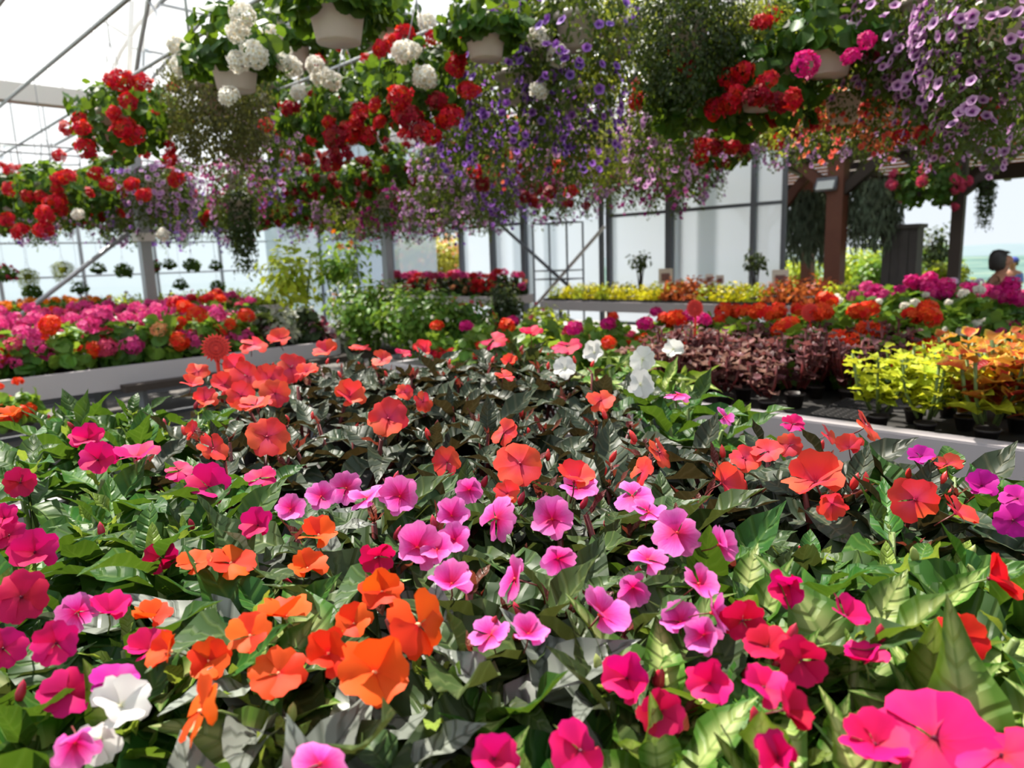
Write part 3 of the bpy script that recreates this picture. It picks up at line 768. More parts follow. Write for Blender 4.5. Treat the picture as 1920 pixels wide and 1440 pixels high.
# plants: pixel of the crown, leaf kind, colours of flowers it bears, label
PLANTS = [
 (150,790,'green','magenta','magenta impatiens with tall pointed green leaves by the pale left bench'),
 (300,790,'green','magenta','leafy green impatiens beside the dense coral cluster'),
 (470,700,'bronze','coral','coral impatiens with the densest flower cluster beside the red sunburst tag'),
 (640,690,'bronze','coral','dark leaved coral impatiens at the back below the green shrub'),
 (660,790,'bronze','coral','coral impatiens with two open flowers above the dark gap'),
 (430,830,'bronze','coral','coral impatiens with one round orange red bloom beside magenta flowers'),
 (850,690,'bronze','coral','bronze leaved coral impatiens in bud at the back of the front bench'),
 (960,650,'olive','crimson','deep pink impatiens at the back corner of the front bench'),
 (900,790,'bronze','coral','bronze leaved impatiens with red buds behind the large coral bloom'),
 (1080,780,'bronze','coral','tan and bronze leaved impatiens with a single coral flower near the white one'),
 (1190,690,'lime','white','white flowered impatiens with bright green leaves at the back'),
 (1290,750,'green','pink','green leaved impatiens with one small pink flower next to the white one'),
 (760,690,'bronze','coral','dark bronze leaved impatiens in bud between the shrub and the two open coral flowers'),
 (850,745,'bronze','coral','bronze impatiens in bud left of the tan and bronze one'),
 (1010,700,'bronze','coral','bronze impatiens with narrow red shoots below the deep pink flowers'),
 (1110,710,'bronze','coral','bronze impatiens with red shoots beside the white flowers'),
 (560,740,'bronze','coral','dark bronze impatiens on the shaded side of the dense coral cluster'),
 (980,880,'bronze','coral','coral impatiens with the large open bloom in the middle of the bench'),
 (1220,870,'bronze','coral','coral impatiens with folded salmon flowers right of the large bloom'),
 (1440,870,'bronze','coral','coral impatiens crowded with red flowers near the coleus bench rim'),
 (1600,900,'bronze','coral','coral impatiens with a wide salmon bloom and dark leaves'),
 (1750,920,'bronze','coral','coral impatiens with big drooping dark leaves close to the coleus'),
 (1870,920,'green','purple','purple impatiens at the edge beside the coleus bench'),
 (390,930,'green','magenta','hot pink impatiens in front of the round orange red bloom'),
 (220,960,'green','magenta','leafy magenta impatiens with few open flowers at the side'),
 (50,880,'green','crimson','green impatiens with a crimson flower at the edge of the bench'),
 (50,1060,'green','magenta','magenta impatiens with two large open blooms at the edge'),
 (700,960,'olive','pink','pink impatiens with a row of flowers below the dark gap'),
 (840,1020,'olive','pink','bright pink impatiens with the fullest cluster of two tone flowers'),
 (1050,990,'olive','pink','pink impatiens below the large coral bloom'),
 (1270,1000,'olive','pink','pink impatiens with a large flower near the drooping coral petals'),
 (1110,1130,'olive','pink','pink impatiens with a flower turned sideways and olive leaves'),
 (1310,1120,'olive','pink','pink impatiens with crumpled flowers above the crimson ones'),
 (880,1120,'olive','pink','pink impatiens with a single spread flower above the orange blooms'),
 (300,1080,'green','crimson','dark leaved impatiens with a hidden crimson flower'),
 (480,1070,'silver','orange','orange impatiens with silvery leaves at the back of the orange group'),
 (700,1200,'silver','orange','orange impatiens with the largest open orange bloom'),
 (430,1260,'lime','orange','orange impatiens with yellow green leaves beside the white flower'),
 (230,1350,'lime','white','white impatiens flower among green leaves in the lower corner'),
 (120,1260,'green','magenta','magenta impatiens beside the white flower in the lower corner'),
 (230,1190,'green','magenta','magenta impatiens between the crimson bloom and the orange group'),
 (930,1300,'silver','orange','silver veined leaves in front of the large orange bloom'),
 (1190,1310,'lime','magenta','crimson pink impatiens under the sideways pink flower'),
 (1520,1110,'green','magenta','green leaved impatiens with hot pink petals folded upright'),
 (1720,1070,'green','red','dark green leaved impatiens beneath the big drooping leaves'),
 (1860,1120,'green','red','scarlet impatiens at the edge with rolled petals'),
 (1420,1250,'lime','crimson','crimson impatiens half hidden by variegated leaves'),
 (1600,1270,'lime','magenta','bright variegated impatiens leaves standing upright near the front'),
 (1830,1250,'lime','red','variegated impatiens with a single scarlet flower'),
 (1760,1400,'lime','magenta','magenta impatiens with the giant blurred bloom in the lower corner'),
 (1450,1400,'lime','magenta','variegated impatiens with magenta petals at the lower edge'),
 (1080,1410,'green','magenta','magenta impatiens cut off at the lower edge in the middle'),
 (640,1400,'silver','pink','silver leaves at the lower edge below the large orange bloom'),
 (60,1390,'green','pink','dark green impatiens in the lower corner beside a pale stem'),
]
def canopy_z(py):
    return 1.085 if py < 950 else 1.085 - 0.035 * min(1, (py - 950) / 450)
fl_info = []
for x, y, s, k, fc in FLOWERS:
    z = canopy_z(y) + random.uniform(-0.012, 0.014)
    P = atz(x, y, z)
    d = proj(P)[2]
    size = min(0.092, max(0.036, s * d / F_PX))
    if s > 140: size = s * d / F_PX * (0.8 if s > 200 else 0.95)
    fl_info.append([P, size, k, fc, x, y, d, size / 2 * F_PX / d])
FX = np.array([[f[4], f[5], f[6], f[7]] for f in fl_info])

def shows_over(Pw, keep=0.16, grow=0.72):
    """true when a leaf point would sit right in front of a flower"""
    x, y, d = proj(Pw)
    hit = (np.hypot(FX[:, 0] - x, FX[:, 1] - y) < FX[:, 3] * grow) & (FX[:, 2] > d - 0.03)
    return bool(hit.any()) and random.random() > keep

POT_IMP = MB(); POT_IMP.lathe([(0.045, 0), (0.062, 0.1), (0.067, 0.1), (0.067, 0.115), (0.06, 0.115), (0.058, 0.1), (0.0, 0.1)], 14)
POT_IMP = POT_IMP.mesh('pot', POT_DARK)
plants = []
for (px, py, lk, fc, lab) in PLANTS:
    zc = canopy_z(py) - 0.03
    C0 = atz(px, py, zc)
    root = thing('impatiens_plant', (C0[0], C0[1], BZ - 0.03), lab, 'plant', 'impatiens on the front bench')
    plants.append((root, C0, lk, fc))
    child('pot', POT_IMP, root)
    stem = MB()
    nsh = 6
    for sidx in range(nsh):
        if sidx == 0: ox = oy = 0.0
        else:
            t = 2 * PI * (sidx / (nsh - 1)) + random.uniform(-.3, .3); r = random.uniform(0.075, 0.135)
            ox, oy = r * math.cos(t), r * math.sin(t)
        tipz = zc - 1.6 * (ox * ox + oy * oy) + random.uniform(-0.03, 0.02)
        tip_w = np.array([C0[0] + ox, C0[1] + oy, tipz])
        loc = tip_w - np.array([C0[0], C0[1], BZ - 0.03])
        stem.tube([(0, 0, 0.1), loc * np.array([0.75, 0.75, 0.6]) + np.array([0, 0, 0.03]), loc], 0.006, 5, taper=0.6)
        az = random.uniform(0, 2 * PI)
        n = 8
        for j in range(n):
            az += 2.4 + random.uniform(-.25, .25)
            f = j / (n - 1)
            el = math.radians(58 - 66 * f + random.uniform(-14, 14))
            if lk == 'lime' or (px < 420 and py < 830): el += math.radians(14)
            ln = (0.078 + 0.068 * f) * random.uniform(0.85, 1.2)
            if f < 0.2: ln *= 0.75
            base = loc + np.array([0.008 * math.cos(az), 0.008 * math.sin(az), -0.055 * f])
            d = np.array([math.cos(az) * math.cos(el), math.sin(az) * math.cos(el), math.sin(el)])
            w = base + np.array([C0[0], C0[1], BZ - 0.03])
            if shows_over(w + d * ln * 0.55) or shows_over(w + d * ln * 0.95): continue
            if np.linalg.norm(w + d * ln * .6 - CAM) < 0.36: continue
            nz = Vector((-math.cos(az) * math.sin(el) + random.uniform(-.3, .3), -math.sin(az) * math.sin(el) + random.uniform(-.3, .3), math.cos(el)))
            if f < 0.15 and random.random() < .5:
                ln *= 0.62; ms = random.choice(TIP['red' if lk in ('bronze', 'olive') else 'green'])
            else: ms = random.choice(LEAF[lk if lk != 'silver' or random.random() < .6 else 'olive'])  # silver colour stands for leaves that catch light, olive for unlit ones
            child('leaf', ms, root, Tm(base, d, nz, ln))
        # tight red or green heart of the shoot
        if lk in ('bronze', 'olive') or random.random() < 0.5:
            for j in range(4):
                az2 = random.uniform(0, 2 * PI); el = random.uniform(0.7, 1.4)
                d = np.array([math.cos(az2) * math.cos(el), math.sin(az2) * math.cos(el), math.sin(el)])
                if shows_over(loc + d * 0.03 + np.array([C0[0], C0[1], BZ - 0.03])): continue
                child('young_leaf', random.choice(TIP['red' if lk in ('bronze', 'olive') else 'green']), root, Tm(loc, d, (-d[0], -d[1], 0.4), random.uniform(0.014, 0.028)))
            if random.random() < 0.55:
                bk = 'coral' if fc == 'coral' else ('magenta' if fc in ('magenta', 'crimson', 'pink') else 'green')
                q = loc + np.array([random.uniform(-.02, .02), random.uniform(-.02, .02), 0.012])
                child('bud', BUD[bk], root, Tm(q, (1, 0, 0), (random.uniform(-.5, .5), random.uniform(-.5, .3), 1), random.uniform(0.016, 0.024)))
    child('stems', stem.mesh('stems', STEM_RED if lk in ('bronze', 'olive') else STEM_GREEN), root)

for P, size, k, fc, x, y, d, rp in fl_info:
    same = [p for p in plants if p[3] == k] or plants
    near = sorted(plants, key=lambda p: (0 if p[3] == k else 0.12) + math.hypot(p[1][0] - P[0], p[1][1] - P[1]))[0]
    root, C0 = near[0], near[1]
    tc_ = (CAM - P); tc_ = tc_ / np.linalg.norm(tc_)
    nrm = {'c': tc_ * 0.9 + np.array([0, 0, 0.4]), 'u': tc_ * 0.45 + np.array([0, 0.1, 0.75]), 'l': tc_ * 0.6 + RT * -0.8 + np.array([0, 0, .3]),
           'r': tc_ * 0.6 + RT * 0.8 + np.array([0, 0, .3]), 'd': tc_ * 0.8 + np.array([0, 0, -0.25])}[fc]
    nrm = nrm / np.linalg.norm(nrm) + np.array([random.uniform(-.26, .26) for _ in range(3)])
    make_flower(root, P - np.array([C0[0], C0[1], BZ - 0.03]), nrm, size, k)

# ================================================================== hanging baskets
T_LEAF = (np.array([(0, 0, 0), (.5, -.27, .07), (.5, 0, -.02), (.5, .27, .07), (1, 0, -.16)], float), np.array([(0, 1, 2), (0, 2, 3), (1, 4, 2), (2, 4, 3)]), np.array([(.5, 0), (0, .5), (.5, .5), (1, .5), (.5, 1)], float))
_an = np.linspace(-2.75, 2.75, 8)
T_ROUND = (np.vstack([[(0, 0, 0)], np.stack([0.38 + 0.62 * np.cos(_an) * 0.85, 0.6 * np.sin(_an), 0.10 * np.cos(3 * _an)], -1)]), np.array([(0, i, i + 1) for i in range(1, 8)]), np.vstack([[(.5, 0)], np.stack([(np.sin(_an) + 1) / 2, 0.5 + 0.5 * np.cos(_an)], -1)]))
def floret_template():
    v = [(0, 0, -0.12)]; f = []; uv = [(.5, 0)]
    for k in range(5):
        t = 2 * PI * k / 5
        for dt, r, z in ((-.5, .72, .03), (0, 1, .0), (.5, .72, .03)):
            v.append((r * math.cos(t + dt), r * math.sin(t + dt), z)); uv.append((.5 + dt, r))
        o = 1 + 3 * k
        f.append((0, o, o + 1, o + 2))
    return np.array(v), np.array(f), np.array(uv)
T_FLORET = floret_template()
def trumpet_template(n=10):
    v = []; uv = []; f = []
    for r, z in ((0.1, -0.6), (0.3, -0.16), (1.0, 0.0)):
        for k in range(n):
            t = 2 * PI * k / n
            rr = r * (0.93 + 0.07 * math.cos(5 * t)) if r == 1 else r
            v.append((rr * math.cos(t), rr * math.sin(t), z + (0.07 * math.cos(5 * t + 1) if r == 1 else 0))); uv.append((k / n, r))
    for i in range(2):
        for k in range(n):
            k2 = (k + 1) % n
            f.append((i * n + k, i * n + k2, (i + 1) * n + k2, (i + 1) * n + k))
    return np.array(v), np.array(f), np.array(uv)
T_TRUMPET = trumpet_template()
def tmesh(name, T, mat, s=1.0):
    return scatter_mesh(name, T[0] * s, T[1], T[2], np.eye(3, 4)[None], mat)

LB_GER = leaf_mat('geranium_leaf', (0.034, 0.095, 0.01), (0.07, 0.14, 0.022), (0.3, 0.45, 0.02), 0.45, 0.34, island=True, var=0.45)
LB_PET = leaf_mat('petunia_leaf', (0.045, 0.078, 0.015), (0.08, 0.12, 0.03), (0.3, 0.38, 0.03), 0.5, 0.32, island=True, var=0.45)
LB_OLIVE = leaf_mat('trailing_olive_leaf', (0.075, 0.08, 0.022), (0.12, 0.12, 0.05), (0.26, 0.26, 0.04), 0.5, 0.35, island=True, var=0.5)
LB_DARK = leaf_mat('trailing_dark_leaf', (0.022, 0.04, 0.008), (0.035, 0.06, 0.015), (0.15, 0.2, 0.015), 0.45, 0.3, island=True, var=0.55)
LB_LIME = leaf_mat('trailing_lime_leaf', (0.2, 0.26, 0.025), (0.26, 0.3, 0.06), (0.75, 0.78, 0.06), 0.45, 0.42, island=True, var=0.45)
LB_MOSS = leaf_mat('grey_moss_strand', (0.13, 0.17, 0.11), (0.16, 0.2, 0.13), (0.2, 0.25, 0.15), 0.7, 0.25, island=True, var=0.4)
BP = {
    'red': petal_mat('geranium_red', [(0, (0.35, 0.0, 0.005)), (0.5, (0.6, 0.006, 0.012)), (1, (0.66, 0.01, 0.014))], 0.3, True, 0.25),
    'darkred': petal_mat('geranium_dark_red', [(0, (0.15, 0.0, 0.005)), (1, (0.36, 0.004, 0.014))], 0.25, True, 0.25),
    'white': petal_mat('geranium_white', [(0, (0.8, 0.55, 0.2)), (0.4, (0.86, 0.82, 0.72)), (1, (0.9, 0.87, 0.82))], 0.35, True, 0.06, 0.01),
    'magenta': petal_mat('geranium_magenta', [(0, (0.5, 0.0, 0.12)), (1, (0.72, 0.012, 0.22))], 0.3, True, 0.2),
    'orange': petal_mat('geranium_orange', [(0, (0.7, 0.03, 0.0)), (1, (0.88, 0.08, 0.012))], 0.3, True, 0.2),
    'pink': petal_mat('geranium_pink', [(0, (0.55, 0.04, 0.1)), (1, (0.66, 0.07, 0.15))], 0.3, True, 0.2),
    'violet': petal_mat('petunia_violet', [(0, (0.04, 0.0, 0.08)), (0.3, (0.13, 0.03, 0.3)), (0.6, (0.28, 0.1, 0.52)), (1, (0.4, 0.2, 0.62))], 0.35, False, 0.25, 0.04),
    'lilac': petal_mat('petunia_lilac', [(0, (0.06, 0.005, 0.08)), (0.28, (0.2, 0.04, 0.22)), (0.5, (0.5, 0.24, 0.5)), (1, (0.66, 0.4, 0.63))], 0.38, False, 0.2, 0.04),
    'rose': petal_mat('petunia_rose', [(0, (0.25, 0.0, 0.1)), (0.4, (0.42, 0.04, 0.22)), (1, (0.56, 0.15, 0.38))], 0.32, False, 0.25, 0.05),
    'plum': petal_mat('petunia_plum', [(0, (0.12, 0.0, 0.06)), (1, (0.4, 0.03, 0.22))], 0.35, False, 0.25, 0.05),
    'coral': petal_mat('calibrachoa_coral', [(0, (0.7, 0.25, 0.02)), (0.4, (0.82, 0.1, 0.06)), (1, (0.86, 0.2, 0.14))], 0.35, False, 0.2, 0.05),
}
HEAD = {}
def head_mesh(kind, n=38):
    i = np.arange(n) + .5
    zc_ = 1 - 1.55 * i / n; ph = i * 2.39996
    N = np.stack([np.sqrt(np.maximum(0, 1 - zc_ ** 2)) * np.cos(ph), np.sqrt(np.maximum(0, 1 - zc_ ** 2)) * np.sin(ph), zc_], -1)
    N = N + rng.normal(0, .16, N.shape)
    P = N / np.linalg.norm(N, axis=1, keepdims=True) * rng.uniform(.74, 1.0, (n, 1)) * np.array([1, 1, 0.82])
    return scatter_mesh('flower_head', T_FLORET[0] * 0.4, T_FLORET[1], T_FLORET[2], frames(P, rng.normal(0, 1, P.shape), N + rng.normal(0, .25, N.shape), 1.0), BP[kind])
for k in ('red', 'darkred', 'white', 'magenta', 'orange', 'pink'):
    HEAD[k] = [head_mesh(k), head_mesh(k)]
TRUMPET = {k: tmesh('flower', T_TRUMPET, BP[k]) for k in ('violet', 'lilac', 'rose', 'plum', 'coral')}

def dome(N, R, H, drop, jit=0.3, tmin=0.0, low=0.55):
    """points and normals on a drooping dome, z = 0 at the pot rim"""
    ph = rng.uniform(0, 2 * PI, N)
    t = tmin + (1 - tmin) * rng.uniform(0, 1, N) ** 0.8
    sc_ = 0.72 + 0.28 * np.sin(3 * ph + rng.uniform(0, 6)) * np.sin(5 * ph + 1.3)
    dr = drop * (low + (1 - low) * (0.5 + 0.5 * np.sin(4 * ph + rng.uniform(0, 6)))) * rng.uniform(.8, 1.1, N)
    top = t < 0.45
    u = np.where(top, t / 0.45, (t - 0.45) / 0.55)
    r = np.where(top, R * np.sin(u * PI / 2), R * (1 - 0.25 * u ** 2))
    z = np.where(top, H * np.cos(u * PI / 2), -dr * u)
    nr = np.where(top, np.sin(u * PI / 2), 1.0); nz_ = np.where(top, np.cos(u * PI / 2), 0.1)
    k = rng.uniform(1 - jit, 1.04, N)
    P = np.stack([r * k * np.cos(ph), r * k * np.sin(ph), z * np.where(top, k, 1)], -1)
    Nn = np.stack([nr * np.cos(ph), nr * np.sin(ph), nz_], -1)
    return P, Nn
DOWN = np.array([0, 0, -1.0])
def leaf_mass(name, T, mat, N, R, H, drop, size, jit=0.35, **kw):
    P, Nn = dome(N, R, H, drop, jit, **kw)
    X = DOWN * 0.8 + Nn * 0.7 + rng.normal(0, .5, P.shape)
    return scatter_mesh(name, T[0], T[1], T[2], frames(P, X, Nn + rng.normal(0, .45, P.shape), size * rng.uniform(.7, 1.25, N)), mat)
def strand_mass(name, mat, N, R, H, drop, size):
    """long hanging strands"""
    ph = rng.uniform(0, 2 * PI, N); r = R * np.sqrt(rng.uniform(0.1, 1, N)); z = H - rng.uniform(0, 1, N) * (drop + H) * (0.6 + 0.4 * np.sin(ph * 5) ** 2)
    P = np.stack([r * np.cos(ph), r * np.sin(ph), z], -1)
    Nn = np.stack([np.cos(ph), np.sin(ph), 0 * ph], -1) + rng.normal(0, .3, P.shape)
    return scatter_mesh(name, T_LEAF[0] * np.array([1.6, 0.5, 1]), T_LEAF[1], T_LEAF[2], frames(P, DOWN + rng.normal(0, .25, P.shape), Nn, size * rng.uniform(.7, 1.3, N)), mat)

# kinds: foliage meshes (two each), dome for flowers, default bloom
KIND = {
    'geranium': dict(fol=[leaf_mass('foliage', T_ROUND, LB_GER, 420, .29, .2, .26, .06) for _ in range(2)], dome=(.31, .24, .32), head=True, r=.052),
    'leafy': dict(fol=[leaf_mass('foliage', T_ROUND, LB_GER, 240, .25, .24, .07, .066) for _ in range(2)], dome=(.27, .26, .1), head=True, r=.05),
    'petunia': dict(fol=[leaf_mass('foliage', T_LEAF, LB_PET, 1800, .34, .16, .6, .044) for _ in range(2)], dome=(.37, .18, .62), head=False, r=.03),
    'calibrachoa': dict(fol=[leaf_mass('foliage', T_LEAF, LB_PET, 1200, .32, .16, .42, .033) for _ in range(2)], dome=(.35, .18, .44), head=False, r=.024),
    'olive': dict(fol=[leaf_mass('foliage', T_LEAF, LB_OLIVE, 8000, .37, .26, .55, .032, jit=0.45, low=.8)], dome=None),
    'dark': dict(fol=[leaf_mass('foliage', T_LEAF, LB_DARK, 9000, .36, .25, .5, .03, jit=0.5, low=.75)], dome=None),
    'lime': dict(fol=[leaf_mass('foliage', T_LEAF, LB_LIME, 2600, .34, .2, .5, .034) for _ in range(2)], dome=None),
    'column': dict(fol=[leaf_mass('foliage', T_LEAF, LB_DARK, 1800, .17, .12, .8, .05, jit=0.6)], dome=None),
    'moss': dict(fol=[strand_mass('foliage', LB_MOSS, 2600, .34, .15, .7, .09)], dome=None),
}
def pot_mesh(mat):
    m = MB(); m.lathe([(0.088, 0), (0.118, 0.16), (0.132, 0.16), (0.134, 0.195), (0.124, 0.195), (0.116, 0.17), (0.0, 0.17)], 24)
    return m.mesh('pot', mat)
POTS = {'white': pot_mesh(POT_WHITE), 'terra': pot_mesh(POT_TERRA), 'dark': pot_mesh(POT_DARK)}
BLOSSOM = {}
def blossom_mass(kind, col):
    key = (kind, col)
    if key not in BLOSSOM:
        K = KIND[kind]; n = 170 if not K['head'] else 18
        P, Nn = dome(n, *K['dome'], jit=0.08)
        if K['head']:
            me = HEAD[col][0]
            co = np.zeros(len(me.vertices) * 3, np.float32); me.vertices.foreach_get('co', co)
            idx = np.arange(len(me.vertices)); nfl = len(idx) // len(T_FLORET[0])
            tf = (T_FLORET[1][None] + (np.arange(nfl) * len(T_FLORET[0]))[:, None, None]).reshape(-1, 4)
            T = (co.reshape(-1, 3), tf, np.tile(T_FLORET[2], (nfl, 1)))
        else: T = T_TRUMPET
        BLOSSOM[key] = scatter_mesh('blossoms', T[0], T[1], T[2], frames(P, rng.normal(0, 1, P.shape), Nn + np.array([0, 0, .2]) + rng.normal(0, .3, P.shape), K['r'] * rng.uniform(.8, 1.15, n)), BP[col])
    return BLOSSOM[key]
baskets = []
def basket(P, kind, col, label, group, n=0, pot='white', sc=1.0, far=False, wire=True):
    P = np.asarray(P, float) - np.array([0, 0, 0.1])
    root = thing('hanging_basket', P, label, 'hanging basket', group, random.uniform(0, 6.28))
    K = KIND[kind]
    if sc != 1: root.scale = (sc,) * 3
    child('pot', POTS[pot], root)
    if wire:
        h = (RAIL_Z - P[2]) / sc
        m = MB()
        for k in range(3):
            t = 2 * PI * k / 3
            m.tube([(0.128 * math.cos(t), 0.128 * math.sin(t), 0.19), (0, 0, min(h, 0.62))], 0.0028, 4)
        m.tube([(0, 0, min(h, 0.62)), (0, 0, h + 0.015)], 0.004, 4)
        child('hanger', m.mesh('hanger', WIRE), root)
    rim = Matrix.Translation((0, 0, 0.17))
    child('foliage', random.choice(K['fol']), root, rim, 'stuff')
    if n and far:
        child('blossoms', blossom_mass(kind, col), root, rim @ Matrix.Rotation(random.uniform(0, 6), 4, 'Z'), 'stuff')
    elif n:
        Q, Nn = dome(n, *K['dome'], jit=0.06)
        for q, nn in zip(Q, Nn):
            nn = nn + np.array([0, 0, .25]) + rng.normal(0, .3, 3)
            r = K['r'] * random.uniform(.85, 1.15)
            M = rim @ Tm(q + nn * 0.02, rng.normal(0, 1, 3), nn, r)
            child('flower_head' if K['head'] else 'flower', random.choice(HEAD[col]) if K['head'] else TRUMPET[col], root, M)
    baskets.append((root, P, proj(P + np.array([0, 0, .2])), kind))
    return root

G1 = 'hanging flower baskets near the front'
HERO = [
 (632,30,1.7,'leafy','red',0,'white','plain white pot of dark round leaves hanging highest at the top edge'),
 (440,130,1.7,'leafy','white',2,'white','white pot with white geraniums hanging nearest the roof arch'),
 (910,75,2.9,'leafy','white',0,'white','pale pot of trailing round leaves with a white bloom at its side'),
 (405,185,2.3,'olive','red',0,'white','big olive green trailing ball of foliage below the white geranium pot'),
 (225,235,1.7,'geranium','red',3,'white','red geranium basket beside the olive trailing ball'),
 (297,240,2.3,'leafy','red',2,'white','small white pot between the red geranium and the olive ball'),
 (582,222,3.5,'geranium','red',3,'white','small white pot with dark red and white geraniums beneath the highest pot'),
 (655,225,2.9,'geranium','red',4,'white','dark red geranium basket with a dense cluster of blooms'),
 (720,180,3.5,'geranium','red',3,'white','red geranium basket half hidden behind white blooms'),
 (790,170,2.9,'geranium','red',4,'white','red geranium basket in the middle below the white flower heads'),
 (735,60,3.5,'leafy','red',2,'white','red and white geranium basket between the two large pots'),
 (545,95,2.3,'leafy','white',3,'white','white geranium basket beside the highest white pot'),
 (545,275,4.2,'geranium','red',3,'white','low red geranium basket beside the purple petunias'),
 (860,215,4.2,'petunia','violet',70,'white','violet petunia basket right of the red geraniums'),
 (965,165,3.5,'petunia','violet',80,'white','dense violet petunia basket with dark throats in the middle'),
 (1075,190,4.2,'petunia','violet',80,'white','violet petunia basket left of the dark green ball'),
 (1080,60,3.5,'petunia','violet',60,'white','violet petunia basket at the top beside the dark green ball'),
 (1010,75,3.5,'leafy','white',2,'white','white geranium basket among the violet petunias'),
 (1290,62,3.2,'dark','red',0,'white','huge dark green trailing ball at the top edge'),
 (1165,75,3.9,'lime','red',0,'white','yellow green trailing basket left of the dark green ball'),
 (1410,55,3.5,'lime','red',0,'white','yellow green trailing basket right of the dark green ball'),
 (1312,176,3.5,'geranium','red',5,'white','pale pot with red geraniums under the dark green ball'),
 (1430,165,3.5,'geranium','red',5,'white','crimson geranium basket between the dark ball and magenta blooms'),
 (1478,78,3.9,'leafy','magenta',1,'white','pale pot with large green leaves above the crimson geraniums'),
 (1552,100,3.5,'leafy','magenta',1,'white','pale pot with hot magenta blooms'),
 (1702,108,4.2,'geranium','magenta',3,'terra','terracotta pot among lilac petunias'),
 (1580,195,4.2,'calibrachoa','coral',90,'white','coral flowered trailing basket above the pergola post'),
 (1650,200,4.6,'calibrachoa','coral',80,'white','coral flowered trailing basket next to lilac petunias'),
 (1880,30,3.3,'petunia','lilac',90,'white','large lilac petunia basket in the top corner'),
 (1735,20,3.6,'petunia','lilac',80,'white','lilac petunia basket at the top edge left of the corner'),
 (1910,110,4.2,'petunia','lilac',90,'white','lilac petunia basket at the edge below the corner one'),
 (1757,172,4.2,'leafy','red',1,'white','pale pot with one red bloom among lilac petunias'),
 (1818,195,4.2,'leafy','red',1,'white','pale pot with two red blooms near the edge'),
 (1700,200,5.8,'petunia','lilac',80,'white','lilac petunia basket under the terracotta pot'),
 (1820,185,5.0,'petunia','lilac',80,'white','lilac petunia basket hanging lowest near the edge'),
 (1815,80,3.6,'petunia','lilac',90,'white','lilac petunia basket between the corner one and the terracotta pot'),
 (1650,40,3.9,'petunia','lilac',70,'white','lilac petunia basket above the magenta blooms'),
 (1530,225,6.6,'petunia','lilac',70,'white','lilac petunia basket left of the coral flowers'),
 (1130,270,5.8,'lime','red',0,'white','pale pot with thin yellow green trails in the middle'),
 (1235,255,6.6,'petunia','lilac',80,'white','bright pale lilac petunia basket over the polycarbonate wall'),
 (1180,285,7.4,'petunia','plum',70,'white','plum petunia basket over the polycarbonate wall'),
 (1060,270,5.8,'geranium','orange',4,'white','orange geranium basket in the middle'),
 (975,275,5.0,'calibrachoa','coral',60,'white','orange flowered trailing basket left of the orange geranium'),
 (330,335,4.2,'petunia','lilac',80,'white','lilac petunia basket below the olive ball'),
 (440,340,4.2,'petunia','rose',80,'white','rose petunia basket below the olive ball'),
 (520,335,5.0,'petunia','violet',80,'white','violet petunia basket right of the rose one'),
 (95,365,1.7,'geranium','red',5,'white','red geranium basket hanging low near the edge'),
 (15,375,1.7,'geranium','red',4,'white','red geranium basket at the very edge'),
 (165,370,2.3,'geranium','red',5,'white','low red geranium basket beside the gutter post'),
 (450,390,3.5,'column','red',0,'white','narrow dark green column of trailing leaves hanging to the shrubs'),
 (640,395,6.6,'lime','red',0,'white','yellow green trailing basket above the tall leafy shrub'),
 (720,375,5.8,'petunia','plum',70,'white','plum petunia basket low in the middle'),
 (690,70,4.2,'geranium','red',3,'white','red geranium basket half hidden behind the highest white pot'),
 (615,130,4.2,'geranium','white',3,'white','white geranium basket right below the highest white pot'),
 (870,120,4.2,'geranium','red',3,'white','red geranium basket below the pale pot of round leaves'),
 (955,40,4.2,'lime','red',0,'white','yellow green trailing basket beside the pale pot of round leaves'),
 (905,265,5.0,'geranium','darkred',5,'white','deep red geranium basket under the violet petunias'),
 (835,290,5.8,'geranium','darkred',5,'white','deep red geranium basket low in the middle'),
 (1030,245,5.0,'petunia','lilac',70,'white','lilac petunia basket between the two violet ones'),
 (500,175,3.5,'geranium','white',3,'white','white geranium basket right of the olive ball'),
 (490,255,3.5,'petunia','lilac',70,'white','lilac petunia basket right under the olive ball'),
 (1500,160,5.0,'lime','red',0,'white','yellow green trailing basket beside the magenta bloom'),
 (1650,130,5.0,'lime','red',0,'white','yellow green trailing basket left of the terracotta pot'),
 (1720,150,5.0,'leafy','red',2,'white','leafy basket right below the terracotta pot'),
 (1425,225,5.8,'geranium','darkred',6,'white','deep red geranium basket low above the wall corner'),
 (1345,235,5.8,'geranium','red',6,'white','red geranium basket low above the polycarbonate wall'),
 (560,30,3.5,'leafy','white',4,'white','white geranium basket at the top edge beside the highest pot'),
 (1010,20,4.2,'petunia','violet',60,'white','violet petunia basket at the top edge'),
 (800,360,5.8,'petunia','lilac',70,'white','lilac petunia basket low in the middle'),
]
for x, y, b, kind, col, n, pot, lab in HERO:
    basket(atb(x, y, b), kind, col, lab, G1, int(n * (2.3 if n > 20 else 2.2)), pot, 0.76 if (x > 1480 and n > 20) else 0.62 if x == 1410 else 0.85 if x == 1290 else 1.0)
